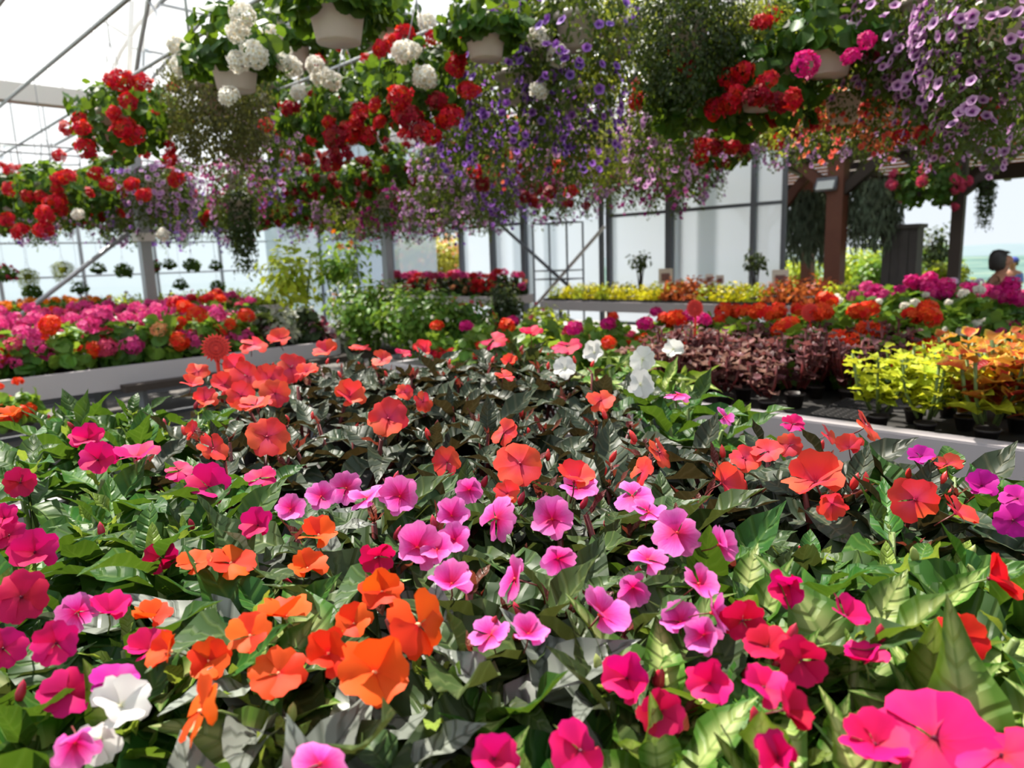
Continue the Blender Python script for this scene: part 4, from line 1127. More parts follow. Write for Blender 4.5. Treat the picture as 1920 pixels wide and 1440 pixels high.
# rows of baskets behind
zone = lambda px: ('left' if px < 560 else 'red' if px < 830 else 'violet' if px < 1130 else 'mid' if px < 1330 else 'crimson' if px < 1500 else 'lilac')
pick = {'left': [('geranium', 'red'), ('petunia', 'lilac'), ('petunia', 'violet'), ('geranium', 'pink'), ('geranium', 'darkred')], 'red': [('geranium', 'red'), ('geranium', 'darkred'), ('petunia', 'lilac'), ('petunia', 'plum'), ('geranium', 'darkred')],
        'violet': [('petunia', 'violet'), ('petunia', 'lilac'), ('petunia', 'rose'), ('geranium', 'darkred')], 'mid': [('petunia', 'rose'), ('petunia', 'lilac'), ('petunia', 'plum')],
        'crimson': [('geranium', 'red'), ('petunia', 'lilac'), ('geranium', 'darkred')], 'lilac': [('petunia', 'lilac'), ('petunia', 'rose'), ('geranium', 'red')]}
ORD = ['first', 'second', 'third', 'fourth', 'fifth', 'sixth', 'seventh', 'eighth', 'ninth', 'tenth', 'eleventh', 'twelfth', 'thirteenth', 'fourteenth', 'fifteenth', 'sixteenth', 'seventeenth', 'eighteenth', 'nineteenth', 'twentieth']
cname = {'red': 'red geranium', 'darkred': 'dark red geranium', 'pink': 'pink geranium', 'lilac': 'lilac petunia', 'rose': 'rose petunia', 'plum': 'plum petunia', 'violet': 'violet petunia'}
for ri, b in enumerate(RAILS):
    if b < 2.2: continue
    cnt = {}
    for a in np.arange(-13.5, 2.6, 0.68):
        a = a + random.uniform(-.12, .12)
        z = random.uniform(2.16, 2.42)
        x = proj(ab(a, b, z))[0]
        z += 0.14 if x > 950 else 0.0
        z += 0.16 if x > 1380 else 0.0
        P = ab(a, b, z)
        x, y, d = proj(P)
        if d < 3 or x < -120 or x > 2000: continue
        if b < 4.9 and x > 330: continue
        if d > 17 or (x < 330 and a > -8.0 and b < 4): continue
        if x < 330 and y < 330: continue
        if any(np.linalg.norm(P - q[1]) < 0.5 for q in baskets): continue
        if 1330 < x < 1700 and b > 8: continue
        kind, col = random.choice(pick[zone(x)])
        k = cnt[col] = cnt.get(col, 0) + 1
        basket(P, kind, col, f'{ORD[k - 1]} {cname[col]} basket along the {ORD[ri]} hanging row', 'hanging baskets in the rows behind', 1, random.choice(['white', 'dark', 'white']), 0.78 if x > 1380 else 1.0, True)

HEADS = [(228,152,46,'red'),(265,155,38,'red'),(208,150,28,'red'),(240,190,32,'red'),(214,212,28,'red'),(232,240,52,'red'),(250,252,40,'red'),(155,240,32,'red'),(160,278,38,'red'),(110,292,26,'red'),(125,332,34,'red'),(108,335,24,'red'),(180,326,40,'red'),(202,346,46,'red'),(246,346,52,'red'),(270,366,46,'red'),(318,300,30,'red'),(330,336,32,'red'),(100,382,44,'red'),(85,402,46,'red'),(82,432,42,'red'),(25,356,30,'red'),(15,412,42,'red'),(38,434,42,'red'),
 (545,203,38,'darkred'),(498,235,28,'red'),(525,250,38,'red'),(538,290,34,'red'),(570,300,38,'darkred'),(597,115,26,'red'),(655,250,50,'red'),(630,257,46,'darkred'),(672,230,42,'red'),(640,292,54,'darkred'),(620,302,46,'darkred'),(690,256,36,'red'),(735,82,52,'red'),(760,66,46,'red'),(714,92,36,'red'),(750,182,48,'red'),(770,222,50,'darkred'),(755,214,40,'red'),(792,246,42,'darkred'),(806,253,42,'red'),(845,216,46,'red'),(822,190,40,'darkred'),(878,170,42,'red'),(764,251,36,'red'),(836,226,40,'red'),(770,326,42,'red'),(820,342,46,'darkred'),(890,322,40,'red'),(905,346,32,'darkred'),(850,322,46,'darkred'),
 (1420,182,54,'darkred'),(1440,150,40,'red'),(1486,185,42,'red'),(1460,192,44,'darkred'),(1400,202,42,'darkred'),(1380,176,36,'red'),(1325,216,42,'red'),(1346,226,38,'darkred'),(1415,242,38,'darkred'),(1372,272,46,'red'),(1340,276,42,'darkred'),(1310,296,34,'red'),(1456,268,32,'red'),(1560,236,34,'darkred'),(1795,160,38,'red'),(1870,178,44,'red'),(1855,208,42,'red'),(1735,252,36,'red'),(1690,256,28,'red'),(1868,6,66,'red'),(1632,200,36,'red'),
 (985,370,24,'darkred'),(1000,378,22,'darkred'),(1032,360,26,'darkred'),(1066,382,20,'darkred'),(1098,386,18,'darkred'),(1005,354,30,'darkred'),(1070,360,28,'red'),
 (455,28,52,'white'),(482,108,46,'white'),(446,116,42,'white'),(470,94,46,'white'),(430,180,42,'white'),(512,66,42,'white'),(446,60,46,'white'),(548,130,42,'white'),(560,172,46,'white'),(602,142,42,'white'),(590,120,36,'white'),(622,152,38,'white'),(838,86,54,'white'),(796,146,48,'white'),(755,98,46,'white'),(772,94,36,'white'),(1010,170,38,'white'),(1046,105,46,'white'),(1010,70,44,'white'),(800,40,36,'white'),(526,100,42,'white'),(145,402,24,'white'),(305,440,26,'white'),
 (1512,120,52,'magenta'),(1626,76,30,'magenta'),(1596,106,36,'magenta'),(1640,100,26,'magenta'),(1076,290,38,'orange'),(1050,310,38,'orange'),(980,320,26,'orange')]
ger = [q for q in baskets if q[3] in ('geranium', 'leafy') and 'near' in q[0]['group']]
for x, y, s, col in HEADS:
    q = min(ger, key=lambda q: math.hypot(q[2][0] - x, (q[2][1] - y) * 1.1) + 24 * q[2][2])
    if math.hypot(q[2][0] - x, q[2][1] - y) > 170:
        q = min(baskets, key=lambda q: math.hypot(q[2][0] - x, (q[2][1] - y)) + 4 * q[2][2])
    dep = q[2][2] - random.uniform(0.28, 0.42)
    Pw = atd(x, y, dep)
    r = max(0.036, min(0.075, s / 2 * dep / F_PX))
    M = q[0].matrix_basis.inverted() @ Tm(Pw, rng.normal(0, 1, 3), np.array([0, -0.8, 0.5]) + rng.normal(0, .3, 3), r)
    child('flower_head', random.choice(HEAD[col]), q[0], M)

# ================================================================== bedding plants on the other benches
def small_pot(mat, r=0.06, h=0.09):
    m = MB(); m.lathe([(r * .75, 0), (r, h * .85), (r * 1.08, h * .85), (r * 1.08, h), (r * .95, h), (r * .93, h * .85), (0, h * .85)], 12)
    return m.mesh('pot', mat)
SP_SMALL = small_pot(POT_DARK, .03, .045)
SP_DARK, SP_TERRA = small_pot(POT_DARK), small_pot(POT_TERRA)
def leaf_island(name, base, trans, tw=0.35, **kw):
    return leaf_mat(name, base, [min(1, c * 1.6) for c in base], trans, 0.42, tw, island=True, **kw)
LM = {
    'green': leaf_island('bedding_leaf_green', (0.05, 0.125, 0.016), (0.4, 0.6, 0.05)),
    'bright': leaf_island('bedding_leaf_bright', (0.1, 0.2, 0.025), (0.5, 0.7, 0.06)),
    'dark': leaf_island('bedding_leaf_dark', (0.03, 0.05, 0.018), (0.2, 0.25, 0.04)),
    'yellow': leaf_island('bedding_leaf_yellow', (0.62, 0.56, 0.02), (0.9, 0.85, 0.03), 0.4, var=0.25),
    'lime': leaf_island('bedding_leaf_lime', (0.3, 0.38, 0.03), (0.8, 0.85, 0.05), 0.4),
    'redleaf': leaf_island('bedding_leaf_red', (0.4, 0.09, 0.025), (0.8, 0.25, 0.05), 0.4),
    'purple': leaf_island('bedding_leaf_purple', (0.09, 0.035, 0.05), (0.3, 0.08, 0.1), 0.3),
    'grey': leaf_island('bedding_leaf_grey', (0.25, 0.26, 0.2), (0.4, 0.42, 0.25), 0.3),
}
BP['peach'] = petal_mat('bloom_peach', [(0, (0.8, 0.3, 0.08)), (1, (0.9, 0.42, 0.22))], 0.3, True, 0.15)
BP['hotpink'] = petal_mat('bloom_hot_pink', [(0, (0.6, 0.02, 0.15)), (1, (0.82, 0.08, 0.33))], 0.3, True, 0.15)
BP['lilacw'] = petal_mat('bloom_pale_lilac', [(0, (0.6, 0.4, 0.6)), (1, (0.8, 0.7, 0.82))], 0.35, True, 0.1)
BP['fuchsia'] = petal_mat('bloom_fuchsia', [(0, (0.5, 0.0, 0.12)), (1, (0.74, 0.012, 0.25))], 0.3, True, 0.15)
BP['marigold'] = petal_mat('bloom_marigold', [(0, (0.8, 0.15, 0.0)), (1, (0.92, 0.3, 0.01))], 0.3, True, 0.15)
for k in ('peach', 'hotpink', 'lilacw', 'fuchsia', 'marigold'):
    HEAD[k] = [head_mesh(k, 24)]
FOL = {k: [leaf_mass('foliage', T_ROUND if k in ('green', 'bright', 'dark') else T_LEAF, LM[k], 120, .12, .13, .05, .058, jit=.5) for _ in range(2)] for k in LM}
FLOW = {}
def bedding_proto(leaf, cols, nb, r, pot, h=0.1, name='bedding_plant'):
    root = thing(name, (0, 0, -50), 'x', 'plant')
    child('pot', pot, root)
    child('foliage', random.choice(FOL[leaf]), root, Matrix.Translation((0, 0, h)), 'stuff')
    if nb:
        Q, Nn = dome(nb, .12, .17, .02, jit=.15, tmin=0.0)
        for q, nn in zip(Q, Nn):
            nn = nn + np.array([0, 0, .6])
            child('flower', random.choice(HEAD[random.choice(cols)]), root, Tm(q + np.array([0, 0, h + 0.02]), rng.normal(0, 1, 3), nn, r * random.uniform(.8, 1.2)))
    return root
PROTO = {}
used_proto = set()
def bed(key, loc, label, group, sc=1.0, spec=None):
    """place a plant of kind key: the first is the prototype itself"""
    if key not in PROTO:
        PROTO[key] = [bedding_proto(*spec) for _ in range(2)]
    pr = random.choice(PROTO[key])
    if pr.name not in used_proto:
        used_proto.add(pr.name)
        pr.location = Vector([float(c) for c in loc]); pr.rotation_euler = (0, 0, random.uniform(0, 6.28)); pr.scale = (sc,) * 3
        return tag(pr, label, 'plant', group)
    return dup(pr, loc, random.uniform(0, 6.28), label, group, sc)

SPEC = {
    'pink': ('green', ['hotpink', 'hotpink', 'pink'], 9, .046, SP_DARK), 'red': ('bright', ['red', 'orange', 'hotpink'], 8, .045, SP_DARK), 'peach': ('bright', ['peach', 'orange', 'hotpink'], 8, .045, SP_DARK),
    'dim': ('dark', ['pink'], 1, .04, SP_TERRA), 'marigold': ('bright', ['marigold'], 7, .04, SP_DARK), 'seed': ('lime', [], 0, 0, SP_DARK), 'greenpot': ('green', [], 0, 0, SP_TERRA),
    'orangebeg': ('bright', ['orange'], 9, .042, SP_DARK), 'redbeg': ('bright', ['red', 'magenta', 'orange'], 4, .04, SP_DARK), 'mixpink': ('bright', ['pink', 'white', 'peach'], 4, .024, SP_DARK), 'white': ('bright', ['white'], 6, .025, SP_DARK),
    'magenta': ('green', ['fuchsia', 'magenta', 'hotpink', 'fuchsia'], 11, .034, SP_DARK), 'lilac': ('grey', ['lilacw', 'lilacw', 'white', 'pink'], 14, .026, SP_DARK), 'purpledot': ('bright', ['white', 'fuchsia', 'fuchsia'], 5, .028, SP_DARK),
    'yellow': ('yellow', [], 0, 0, SP_DARK), 'limeseed': ('lime', [], 0, 0, SP_DARK), 'redleaf': ('redleaf', [], 0, 0, SP_DARK), 'begonia': ('dark', ['pink', 'red', 'hotpink', 'peach'], 6, .05, SP_DARK), 'purple': ('purple', ['lilacw'], 1, .03, SP_DARK), 'greybed': ('grey', [], 0, 0, SP_DARK)}
def row(keyf, a0, a1, b0, b1, n, label, group, z=BZ - 0.03, sc=1.0, jit=0.02):
    """n plants from (a0, b0) to (a1, b1); the label tells each by its count along the row"""
    for i in range(n):
        f = i / max(1, n - 1)
        P = ab(a0 + (a1 - a0) * f + random.uniform(-jit, jit), b0 + (b1 - b0) * f + random.uniform(-jit, jit), z)
        x, y, d = proj(P + np.array([0, 0, .15]))
        if x < -80 or x > 2010: continue
        k = keyf(f) if callable(keyf) else keyf
        bed(k, P, label.replace('#', ORD[i] if i < 20 else 'last'), group, sc * random.uniform(.9, 1.12), SPEC[k])
R_ = random.random
rn = ['front', 'second', 'third', 'back']
# left bench: rows of pink, red and peach
for j, a in enumerate((-4.72, -5.05, -5.38, -5.72)):
    row(lambda f, j=j: 'dim' if f > .83 else ('pink' if (j > 0 and R_() < .8) else random.choice(['peach', 'red', 'pink'] if f < .45 else ['red', 'peach', 'red', 'pink'])), a, a, .35, 2.6, 10, f'# plant from the near end, {rn[j]} row of the pale left bench', 'bedding plants on the left bench', sc=1.15)
for j, a in enumerate((-6.95, -7.3, -7.65)):
    row(lambda f: random.choice(['pink', 'pink', 'red', 'pink']), a, a, .9, 3.2, 8, f'# plant from the near end, {rn[j]} row of the bench behind the pale left one', 'bedding plants on the second left bench', sc=1.1)
for j, a in enumerate((-9.98, -10.35, -10.75, -11.2)):
    row(lambda f, j=j: 'marigold' if f < .45 and j < 3 else 'seed' if j < 3 else 'purple', a, a, 1.2, 5.0, 13, f'# plant from the near end, {rn[j]} row of the side bay bench', 'marigolds and seedlings in the side bay', sc=1.1)
# bench of coleus: bedding behind the foliage plants
for j, b in enumerate((2.95, 3.2, 3.45, 3.7)):
    row(lambda f: random.choice(['redbeg', 'orangebeg', 'mixpink']) if f < .4 else 'orangebeg', -1.95, -0.98 - .0 * j, b, b, 5, f'# flowering plant from the far end, {rn[j]} orange row behind the bronze foliage', 'orange and red flowers behind the bronze foliage', sc=1.02)
for j, b in enumerate((2.45, 2.75, 3.1, 3.5)):
    row(lambda f: random.choice(['redbeg', 'mixpink', 'redbeg', 'limeseed']), -3.0, -1.85, b, b, 6, f'# small flowering plant from the far end, {rn[j]} row beyond the white impatiens', 'mixed flowers beyond the white impatiens', sc=.85)
# second bench: white, pink, magenta, pale lilac
row(lambda f: 'white' if R_() < .75 else 'purpledot', -1.65, -.6, 4.5, 4.5, 6, '# white flowered plant from the far end, front row of the second bench', 'white flowers on the second bench')
row(lambda f: random.choice(['purpledot', 'white', 'magenta']), -1.62, -.6, 4.78, 4.78, 6, '# plant from the far end, white and purple row of the second bench', 'white and purple flowers on the second bench', sc=1.05)
row('magenta', -1.65, -.6, 5.06, 5.06, 8, '# magenta plant from the far end, middle row of the second bench', 'magenta flowers on the second bench', sc=1.12)
row('magenta', -1.65, -.6, 5.34, 5.34, 8, '# magenta plant from the far end, row before the lilac flowers', 'magenta flowers on the second bench', sc=1.15)
row('lilac', -1.45, -.6, 5.62, 5.62, 7, '# pale lilac plant from the far end, back row of the second bench', 'pale lilac flowers on the second bench', sc=1.12)
# far bench of seedlings in black trays
TRAY = simple('black_tray', (0.012, 0.011, 0.011), 0.6)
for k, a in enumerate(np.arange(-5.85, -2.5, 0.56)):
    t = thing('seed_tray', ab(a, 7.1, BZ - 0.035), f'{ORD[k]} black seedling tray from the far end of the yellow bench', 'tray', 'black seedling trays', GRID_ROT)
    m = MB()
    for s in (-1, 1):
        m.box((0, s * .36, .035), (.27, .008, .04)); m.box((s * .27, 0, .035), (.008, .36, .04))
    m.box((0, 0, .003), (.27, .36, .003)); child('tray_body', m.mesh('tray_body', TRAY), t)
    m = MB(); m.box((0, 0, .04), (.262, .352, .01)); child('soil', m.mesh('soil', SOIL), t)
def farkind(a):
    return 'redleaf' if (-4.4 < a < -4.05 or -3.15 < a < -2.6) else 'limeseed' if (R_() < .25 or a > -2.6 or -4.05 < a < -3.85) else 'yellow'
for j, b in enumerate((6.86, 7.1, 7.34)):
    for i, a in enumerate(np.arange(-6.0, -2.4, .19)):
        k = farkind(a)
        P = ab(a, b, BZ - 0.0)
        bed(k + 'b', P, f'{ORD[i]} {dict(yellow="yellow", limeseed="lime green", redleaf="red leaved")[k]} seedling from the far end, {rn[j]} tray row', 'seedlings on the far bench', random.uniform(.82, 1.0) * (1.25 if k == 'redleaf' else 1), SPEC[k])
row(lambda f: 'begonia', -9.2, -6.7, 6.55, 6.55, 11, '# begonia from the far end of the bench by the garden opening', 'begonias by the garden opening', 0.83, 1.2)
row(lambda f: 'begonia', -9.2, -6.7, 6.85, 6.85, 11, '# begonia from the far end, back row by the garden opening', 'begonias by the garden opening', 0.83, 1.2)

# ------------------------------------------------------------------ coleus and bronze foliage plants, leaf by leaf
C_LIME = leaf_mat('coleus_lime', (0.42, 0.48, 0.03), (0.55, 0.55, 0.08), (0.85, 0.85, 0.05), 0.45, 0.4, var=0.3, vein_amt=.3)
C_RED = leaf_mat('coleus_red_gold', (0.32, 0.02, 0.018), (0.45, 0.06, 0.03), (0.6, 0.1, 0.03), 0.45, 0.35, margin=(0.6, 0.36, 0.05), var=0.35, vein_amt=.4)
C_ORANGE = leaf_mat('coleus_orange', (0.55, 0.15, 0.02), (0.6, 0.25, 0.05), (0.85, 0.4, 0.04), 0.45, 0.4, margin=(0.55, 0.4, 0.05), var=0.35, vein_amt=.4)
C_BRONZE = leaf_mat('iresine_bronze', (0.085, 0.035, 0.035), (0.22, 0.07, 0.09), (0.4, 0.12, 0.1), 0.4, 0.3, var=0.55, vein_amt=.7)
C_TAN = leaf_mat('iresine_tan', (0.2, 0.11, 0.085), (0.26, 0.07, 0.09), (0.5, 0.25, 0.18), 0.4, 0.3, var=0.4, vein_amt=.6)
CL = {k: leaf_set('leaf', m, w, (0.4, 0.9, 0.15), nu=5, nv=6, base=0.5, tip=0.7) for k, m, w in (('lime', C_LIME, .78), ('red', C_RED, .74), ('orange', C_ORANGE, .74), ('bronze', C_BRONZE, .8), ('tan', C_TAN, .8))}
def foliage_plant(kinds, nst, h, ln, spread, leaves):
    root = thing('foliage_plant', (0, 0, -50), 'x', 'plant')
    child('pot', SP_SMALL, root)
    st = MB()
    for s in range(nst):
        t = 2 * PI * s / nst + R_(); r = spread * math.sqrt(R_())
        top = np.array([r * math.cos(t), r * math.sin(t), .08 + h * random.uniform(.75, 1.05)])
        st.tube([(0.3 * top[0], 0.3 * top[1], .06), top * np.array([.8, .8, .6]), top], .005, 5)
        az = R_() * 6.28
        for j in range(leaves):
            f = j / (leaves - 1)
            P = np.array([.3 * top[0], .3 * top[1], .06]) * f * .85 + top * (1 - f * .85)
            az += PI / 2 if j % 2 == 0 else PI
            el = random.uniform(-.15, .35) if f > .2 else random.uniform(.2, .8)
            d = np.array([math.cos(az) * math.cos(el), math.sin(az) * math.cos(el), math.sin(el)])
            child('leaf', random.choice(CL[random.choice(kinds)]), root, Tm(P, d, (-d[0] * .5, -d[1] * .5, 1), ln * random.uniform(.75, 1.15) * (0.75 if f < .15 else 1)))
    child('stems', st.mesh('stems', STEM_RED if 'bronze' in kinds else STEM_GREEN), root)
    return root
FP = {'lime': [foliage_plant(['lime'], 7, .16, .062, .1, 10)], 'redgold': [foliage_plant(['red', 'orange', 'orange'], 6, .19, .09, .1, 8), foliage_plant(['orange', 'red', 'lime'], 6, .18, .09, .1, 8)],
      'bronze': [foliage_plant(['bronze'], 8, .15, .05, .095, 7), foliage_plant(['bronze', 'tan', 'bronze'], 8, .14, .05, .095, 7)], 'tan': [foliage_plant(['tan', 'bronze', 'tan'], 6, .12, .06, .085, 6)]}
def put(kind, a, b, label, group, sc=1.0):
    pr = random.choice(FP[kind]); P = ab(a, b, BZ - 0.03)
    if pr.name not in used_proto:
        used_proto.add(pr.name)
        pr.location = Vector([float(c) for c in P]); pr.rotation_euler = (0, 0, R_() * 6.28); pr.scale = (sc,) * 3
        return tag(pr, label, 'plant', group)
    return dup(pr, P, R_() * 6.28, label, group, sc)
for i, (a, b) in enumerate([(-.74, 2.4), (-.6, 2.38), (-.68, 2.56), (-.53, 2.54), (-.62, 2.72)]):
    put('lime', a, b, f'{ORD[i]} lime yellow coleus counting from the bench rim', 'lime coleus', 1.0)
for i, (a, b) in enumerate([(-.44, 2.38), (-.3, 2.4), (-.4, 2.6), (-.24, 2.6), (-.46, 2.8), (-.3, 2.82), (-.5, 3.0), (-.36, 3.05), (-.62, 2.9), (-.18, 2.38)]):
    put('redgold', a, b, f'{ORD[i]} red and gold coleus counting from the bench rim', 'red and gold coleus', 1.08 if b < 2.7 else .95)
put('lime', -.40, 3.16, 'taller lime coleus rising behind the red and gold ones', 'lime coleus', 1.25)
n = 0
for b in (2.42, 2.6, 2.78, 2.96, 3.14):
    for a in np.arange(-1.62, -.78 if b > 2.7 else -.95, .17):
        kind = 'tan' if (b < 2.5 or R_() < .22) else 'bronze'
        n += 1
        put(kind, a + random.uniform(-.03, .03), b + random.uniform(-.03, .03), f'{"tan" if kind == "tan" else "purple bronze"} foliage plant, {ORD[int((a + 1.62) / .17 + .2)]} from the far end, {ORD[int((b - 2.4) / .18 + .1)]} row', 'bronze foliage plants', random.uniform(1.0, 1.18))
for i, (a, b) in enumerate(((-.86, 2.42), (-.86, 2.6))):
    t = thing('empty_tray', ab(a, b, BZ - .03), ['empty black mesh tray at the rim between bronze foliage and lime coleus', 'empty black tray behind the one at the rim'][i], 'tray', 'empty trays', GRID_ROT)
    m = MB()
    for k in range(7):
        m.box((0, -.07 + k * .023, .03), (.08, .004, .004)); m.box((-.075 + k * .025, 0, .03), (.004, .075, .004))
    child('mesh_top', m.mesh('mesh_top', TRAY), t)
    m = MB(); m.box((0, 0, .012), (.082, .077, .012)); child('tray_body', m.mesh('tray_body', TRAY), t)

# ================================================================== shrubs between the benches
def blob(name, T, mat, N, R, size, shell=0.5, drop=0.0):
    d = rng.normal(0, 1, (N, 3)); d /= np.linalg.norm(d, axis=1, keepdims=True)
    k = (shell + (1 - shell) * rng.uniform(0, 1, N)) * (0.85 + 0.15 * np.sin(d[:, 0] * 7 + d[:, 2] * 5))
    P = d * k[:, None] * np.array(R)
    P[:, 2] -= drop * (d[:, 0] ** 2 + d[:, 1] ** 2)
    X = d * 0.6 + DOWN * 0.4 + rng.normal(0, .6, P.shape)
    return scatter_mesh(name, T[0], T[1], T[2], frames(P, X, d + np.array([0, 0, .6]) + rng.normal(0, .5, P.shape), size * rng.uniform(.7, 1.3, N)), mat)
def shrub(P, R, N, size, mat, label, group=None, cat='shrub', bloom=None, nb=0, br=0.03, shell=.45, T=T_LEAF, base=0.0, pot=True, name='leafy_shrub', trunk=STEM_GREEN):
    """foliage crown centred at P on stems that rise from a pot or the ground at z = base"""
    P = np.asarray(P, float)
    t = thing(name, (P[0], P[1], base), label, cat, group)
    c = np.array([0, 0, P[2] - base])
    child('foliage', blob('foliage', T, mat, N, R, size, shell), t, Matrix.Translation(c), 'stuff')
    m = MB()
    for k in range(5):
        e = np.array([random.uniform(-.6, .6) * R[0], random.uniform(-.6, .6) * R[1], c[2] + random.uniform(-.2, .6) * R[2]])
        m.tube([(0, 0, 0.02), (e[0] * .4, e[1] * .4, e[2] * .55), e], 0.012 * max(1, R[0] / .4), 5, taper=.4)
    child('stems', m.mesh('stems', trunk), t)
    if pot:
        m = MB(); m.lathe([(.1, 0), (.14, .24), (.15, .24), (.15, .27), (.13, .27), (.12, .23), (0, .23)], 16); child('pot', m.mesh('pot', POT_DARK), t)
    if bloom:
        d = rng.normal(0, 1, (nb, 3)); d /= np.linalg.norm(d, axis=1, keepdims=True)
        child('blossoms', scatter_mesh('blossoms', T_FLORET[0], T_FLORET[1], T_FLORET[2], frames(d * np.array(R) * rng.uniform(.8, 1.05, (nb, 1)), rng.normal(0, 1, d.shape), d + rng.normal(0, .3, d.shape), br * rng.uniform(.7, 1.2, nb)), BP[bloom]), t, Matrix.Translation(c), 'stuff')
    return t
G2 = 'green shrubs behind the front bench'
shrub(atd(545, 520, 6.6), (.38, .38, .42), 420, .085, LM['lime'], 'tall airy lime green shrub left of the dense one', G2, shell=.15)
shrub(atd(640, 505, 6.9), (.4, .4, .46), 420, .085, LM['bright'], 'tall airy green shrub beside the grey post', G2, shell=.15, bloom='marigold', nb=10, br=.04)
shrub(atd(690, 590, 5.4), (.34, .34, .3), 1500, .06, LM['bright'], 'dense green shrub with tiny pale flowers, farthest from the ivy', G2, bloom='white', nb=80, br=.016)
shrub(atd(790, 600, 5.1), (.36, .36, .3), 1700, .06, LM['bright'], 'dense green shrub with tiny pale flowers in the middle', G2, bloom='white', nb=90, br=.016)
shrub(atd(870, 610, 5.2), (.25, .25, .24), 1000, .055, LM['green'], 'dense shrub with a few red flowers beside the dark ivy', G2, bloom='red', nb=40, br=.02)
shrub(atd(945, 590, 5.8), (.17, .17, .3), 1200, .05, LM['dark'], 'dark upright ivy clump at the end of the far bench', G2)
shrub(atd(1015, 600, 6.2), (.2, .2, .16), 500, .05, LM['lime'], 'small yellow green shrub beside the dark ivy', G2, bloom='pink', nb=20, br=.02)
# dim grey and purple bedding between the left bench and the shrubs
for i, (x, y, k) in enumerate([(345, 640, 'purple'), (420, 625, 'purple'), (470, 620, 'greybed'), (530, 615, 'greybed'), (590, 622, 'purple'), (640, 640, 'greybed'), (500, 640, 'purple'), (560, 645, 'greybed')]):
    P = atd(x, y, 5.0 + .2 * (i % 3))
    bed(k + 'l', P - np.array([0, 0, .12]), f'{ORD[i]} dull grey purple plant in the gap before the shrubs', 'dull plants before the shrubs', 1.2, SPEC[k])
m_t = thing('staging_table', atd(500, 690, 5.2) * np.array([1, 1, 0]), 'low dark staging table under the dull grey purple plants', 'table', rz=GRID_ROT + PI / 2)
zt_ = float(atd(500, 630, 5.2)[2]) - .15
m = MB(); m.box((0, 0, zt_ - .02), (1.1, .5, .02)); child('table_top', m.mesh('table_top', WOOD_DARK), m_t)
for i in (-1, 1):
    for j in (-1, 1):
        m = MB(); m.bar((i * 1.0, j * .42, 0), (i * 1.0, j * .42, zt_ - .04), .05); child('leg', m.mesh('leg', STEEL_DARK), m_t)
# orange flowers low beside the front bench
for i, (x, y) in enumerate([(10, 785), (50, 772), (-30, 790)]):
    bed('orangelow', atz(x, y + 25, .62), f'{ORD[i]} low orange flowering plant in the aisle beside the front bench', 'orange flowers in the aisle', .75, SPEC['orangebeg'])
t = thing('staging_table', ab(-2.75, .2, 0), 'low staging table of orange flowers in the aisle', 'table', rz=GRID_ROT)
m = MB(); m.box((0, 0, .60), (.4, 1.3, .015)); child('table_top', m.mesh('table_top', WOOD_GREY), t)
for i in (-1, 1):
    for j in (-1, 1):
        m = MB(); m.bar((i * .35, j * 1.2, 0), (i * .35, j * 1.2, .59), .04); child('leg', m.mesh('leg', STEEL_DARK), t)

# saplings, signs and boxes on and under the far bench
for i, (x, y) in enumerate([(1200, 490), (1418, 490)]):
    P = atb(x, y, 7.85)
    shrub(P, (.17, .17, .17), 110, .07, LM['dark'], ['thin leafed sapling on the yellow bench before the shadowed wall panel', 'thin leafed sapling on the yellow bench near the wall corner'][i], 'saplings on the far bench', 'sapling', shell=.3, base=BZ - .03, name='potted_sapling', pot=False, trunk=WOOD_DARK)
SIGN = simple('sign_card', (0.72, 0.62, 0.56), 0.5)
SIGN_PIC = simple('sign_picture', (0.35, 0.14, 0.13), 0.5, 0, 1.0, 30, (0.1, 0.05, 0.05))
for i, (x, y) in enumerate([(1248, 518), (1463, 522), (1330, 522), (1350, 524)]):
    P = atb(x, y, 7.55)
    t = thing('plant_sign', (P[0], P[1], BZ - .03), ['pale plant sign with a picture beside the red seedlings', 'pale plant sign with a picture near the wall corner', 'small pale plant sign among yellow seedlings', 'second small plant sign among yellow seedlings'][i], 'sign', 'plant signs on the far bench', -.35)
    h = P[2] - BZ + .03; w = .085 if i < 2 else .045
    m = MB(); m.box((0, 0, h), (w, .004, w * 1.1)); child('card', m.mesh('card', SIGN), t)
    m = MB(); m.box((0, -.006, h - .01), (w * .6, .002, w * .55)); child('picture', m.mesh('picture', SIGN_PIC), t)
    m = MB(); m.bar((0, .008, 0), (0, .008, h), .012); child('stake', m.mesh('stake', SIGN), t)
for x, y, w, h, c, lab in [(1255, 622, .2, .16, (0.7, 0.68, 0.68), 'pale box under the far bench'), (1417, 622, .14, .12, (0.5, 0.42, 0.6), 'lavender bucket under the far bench'), (1475, 628, .16, .13, (0.6, 0.03, 0.15), 'magenta crate under the end of the far bench'), (1355, 625, .18, .14, (0.6, 0.58, 0.56), 'grey tub under the far bench')]:
    P = atb(x, y, 6.95)
    t = thing('storage_tub', (P[0], P[1], 0), lab, 'tub', 'tubs under the far bench', GRID_ROT)
    hh = max(.2, P[2] + h / 2)
    m = MB(); m.lathe([(w * .8, 0), (w, hh), (w * 1.06, hh), (w * 1.06, hh + .02), (w * .95, hh + .02), (w * .9, hh * .8), (0, hh * .8)], 16); child('tub_body', m.mesh('tub_body', simple('tub_' + lab.split()[0], c, .5)), t)
    m = MB(); m.tube([(-w, 0, hh), (-w * .7, 0, hh + .1), (0, 0, hh + .14), (w * .7, 0, hh + .1), (w, 0, hh)], .006, 5); child('handle', m.mesh('handle', WIRE), t)

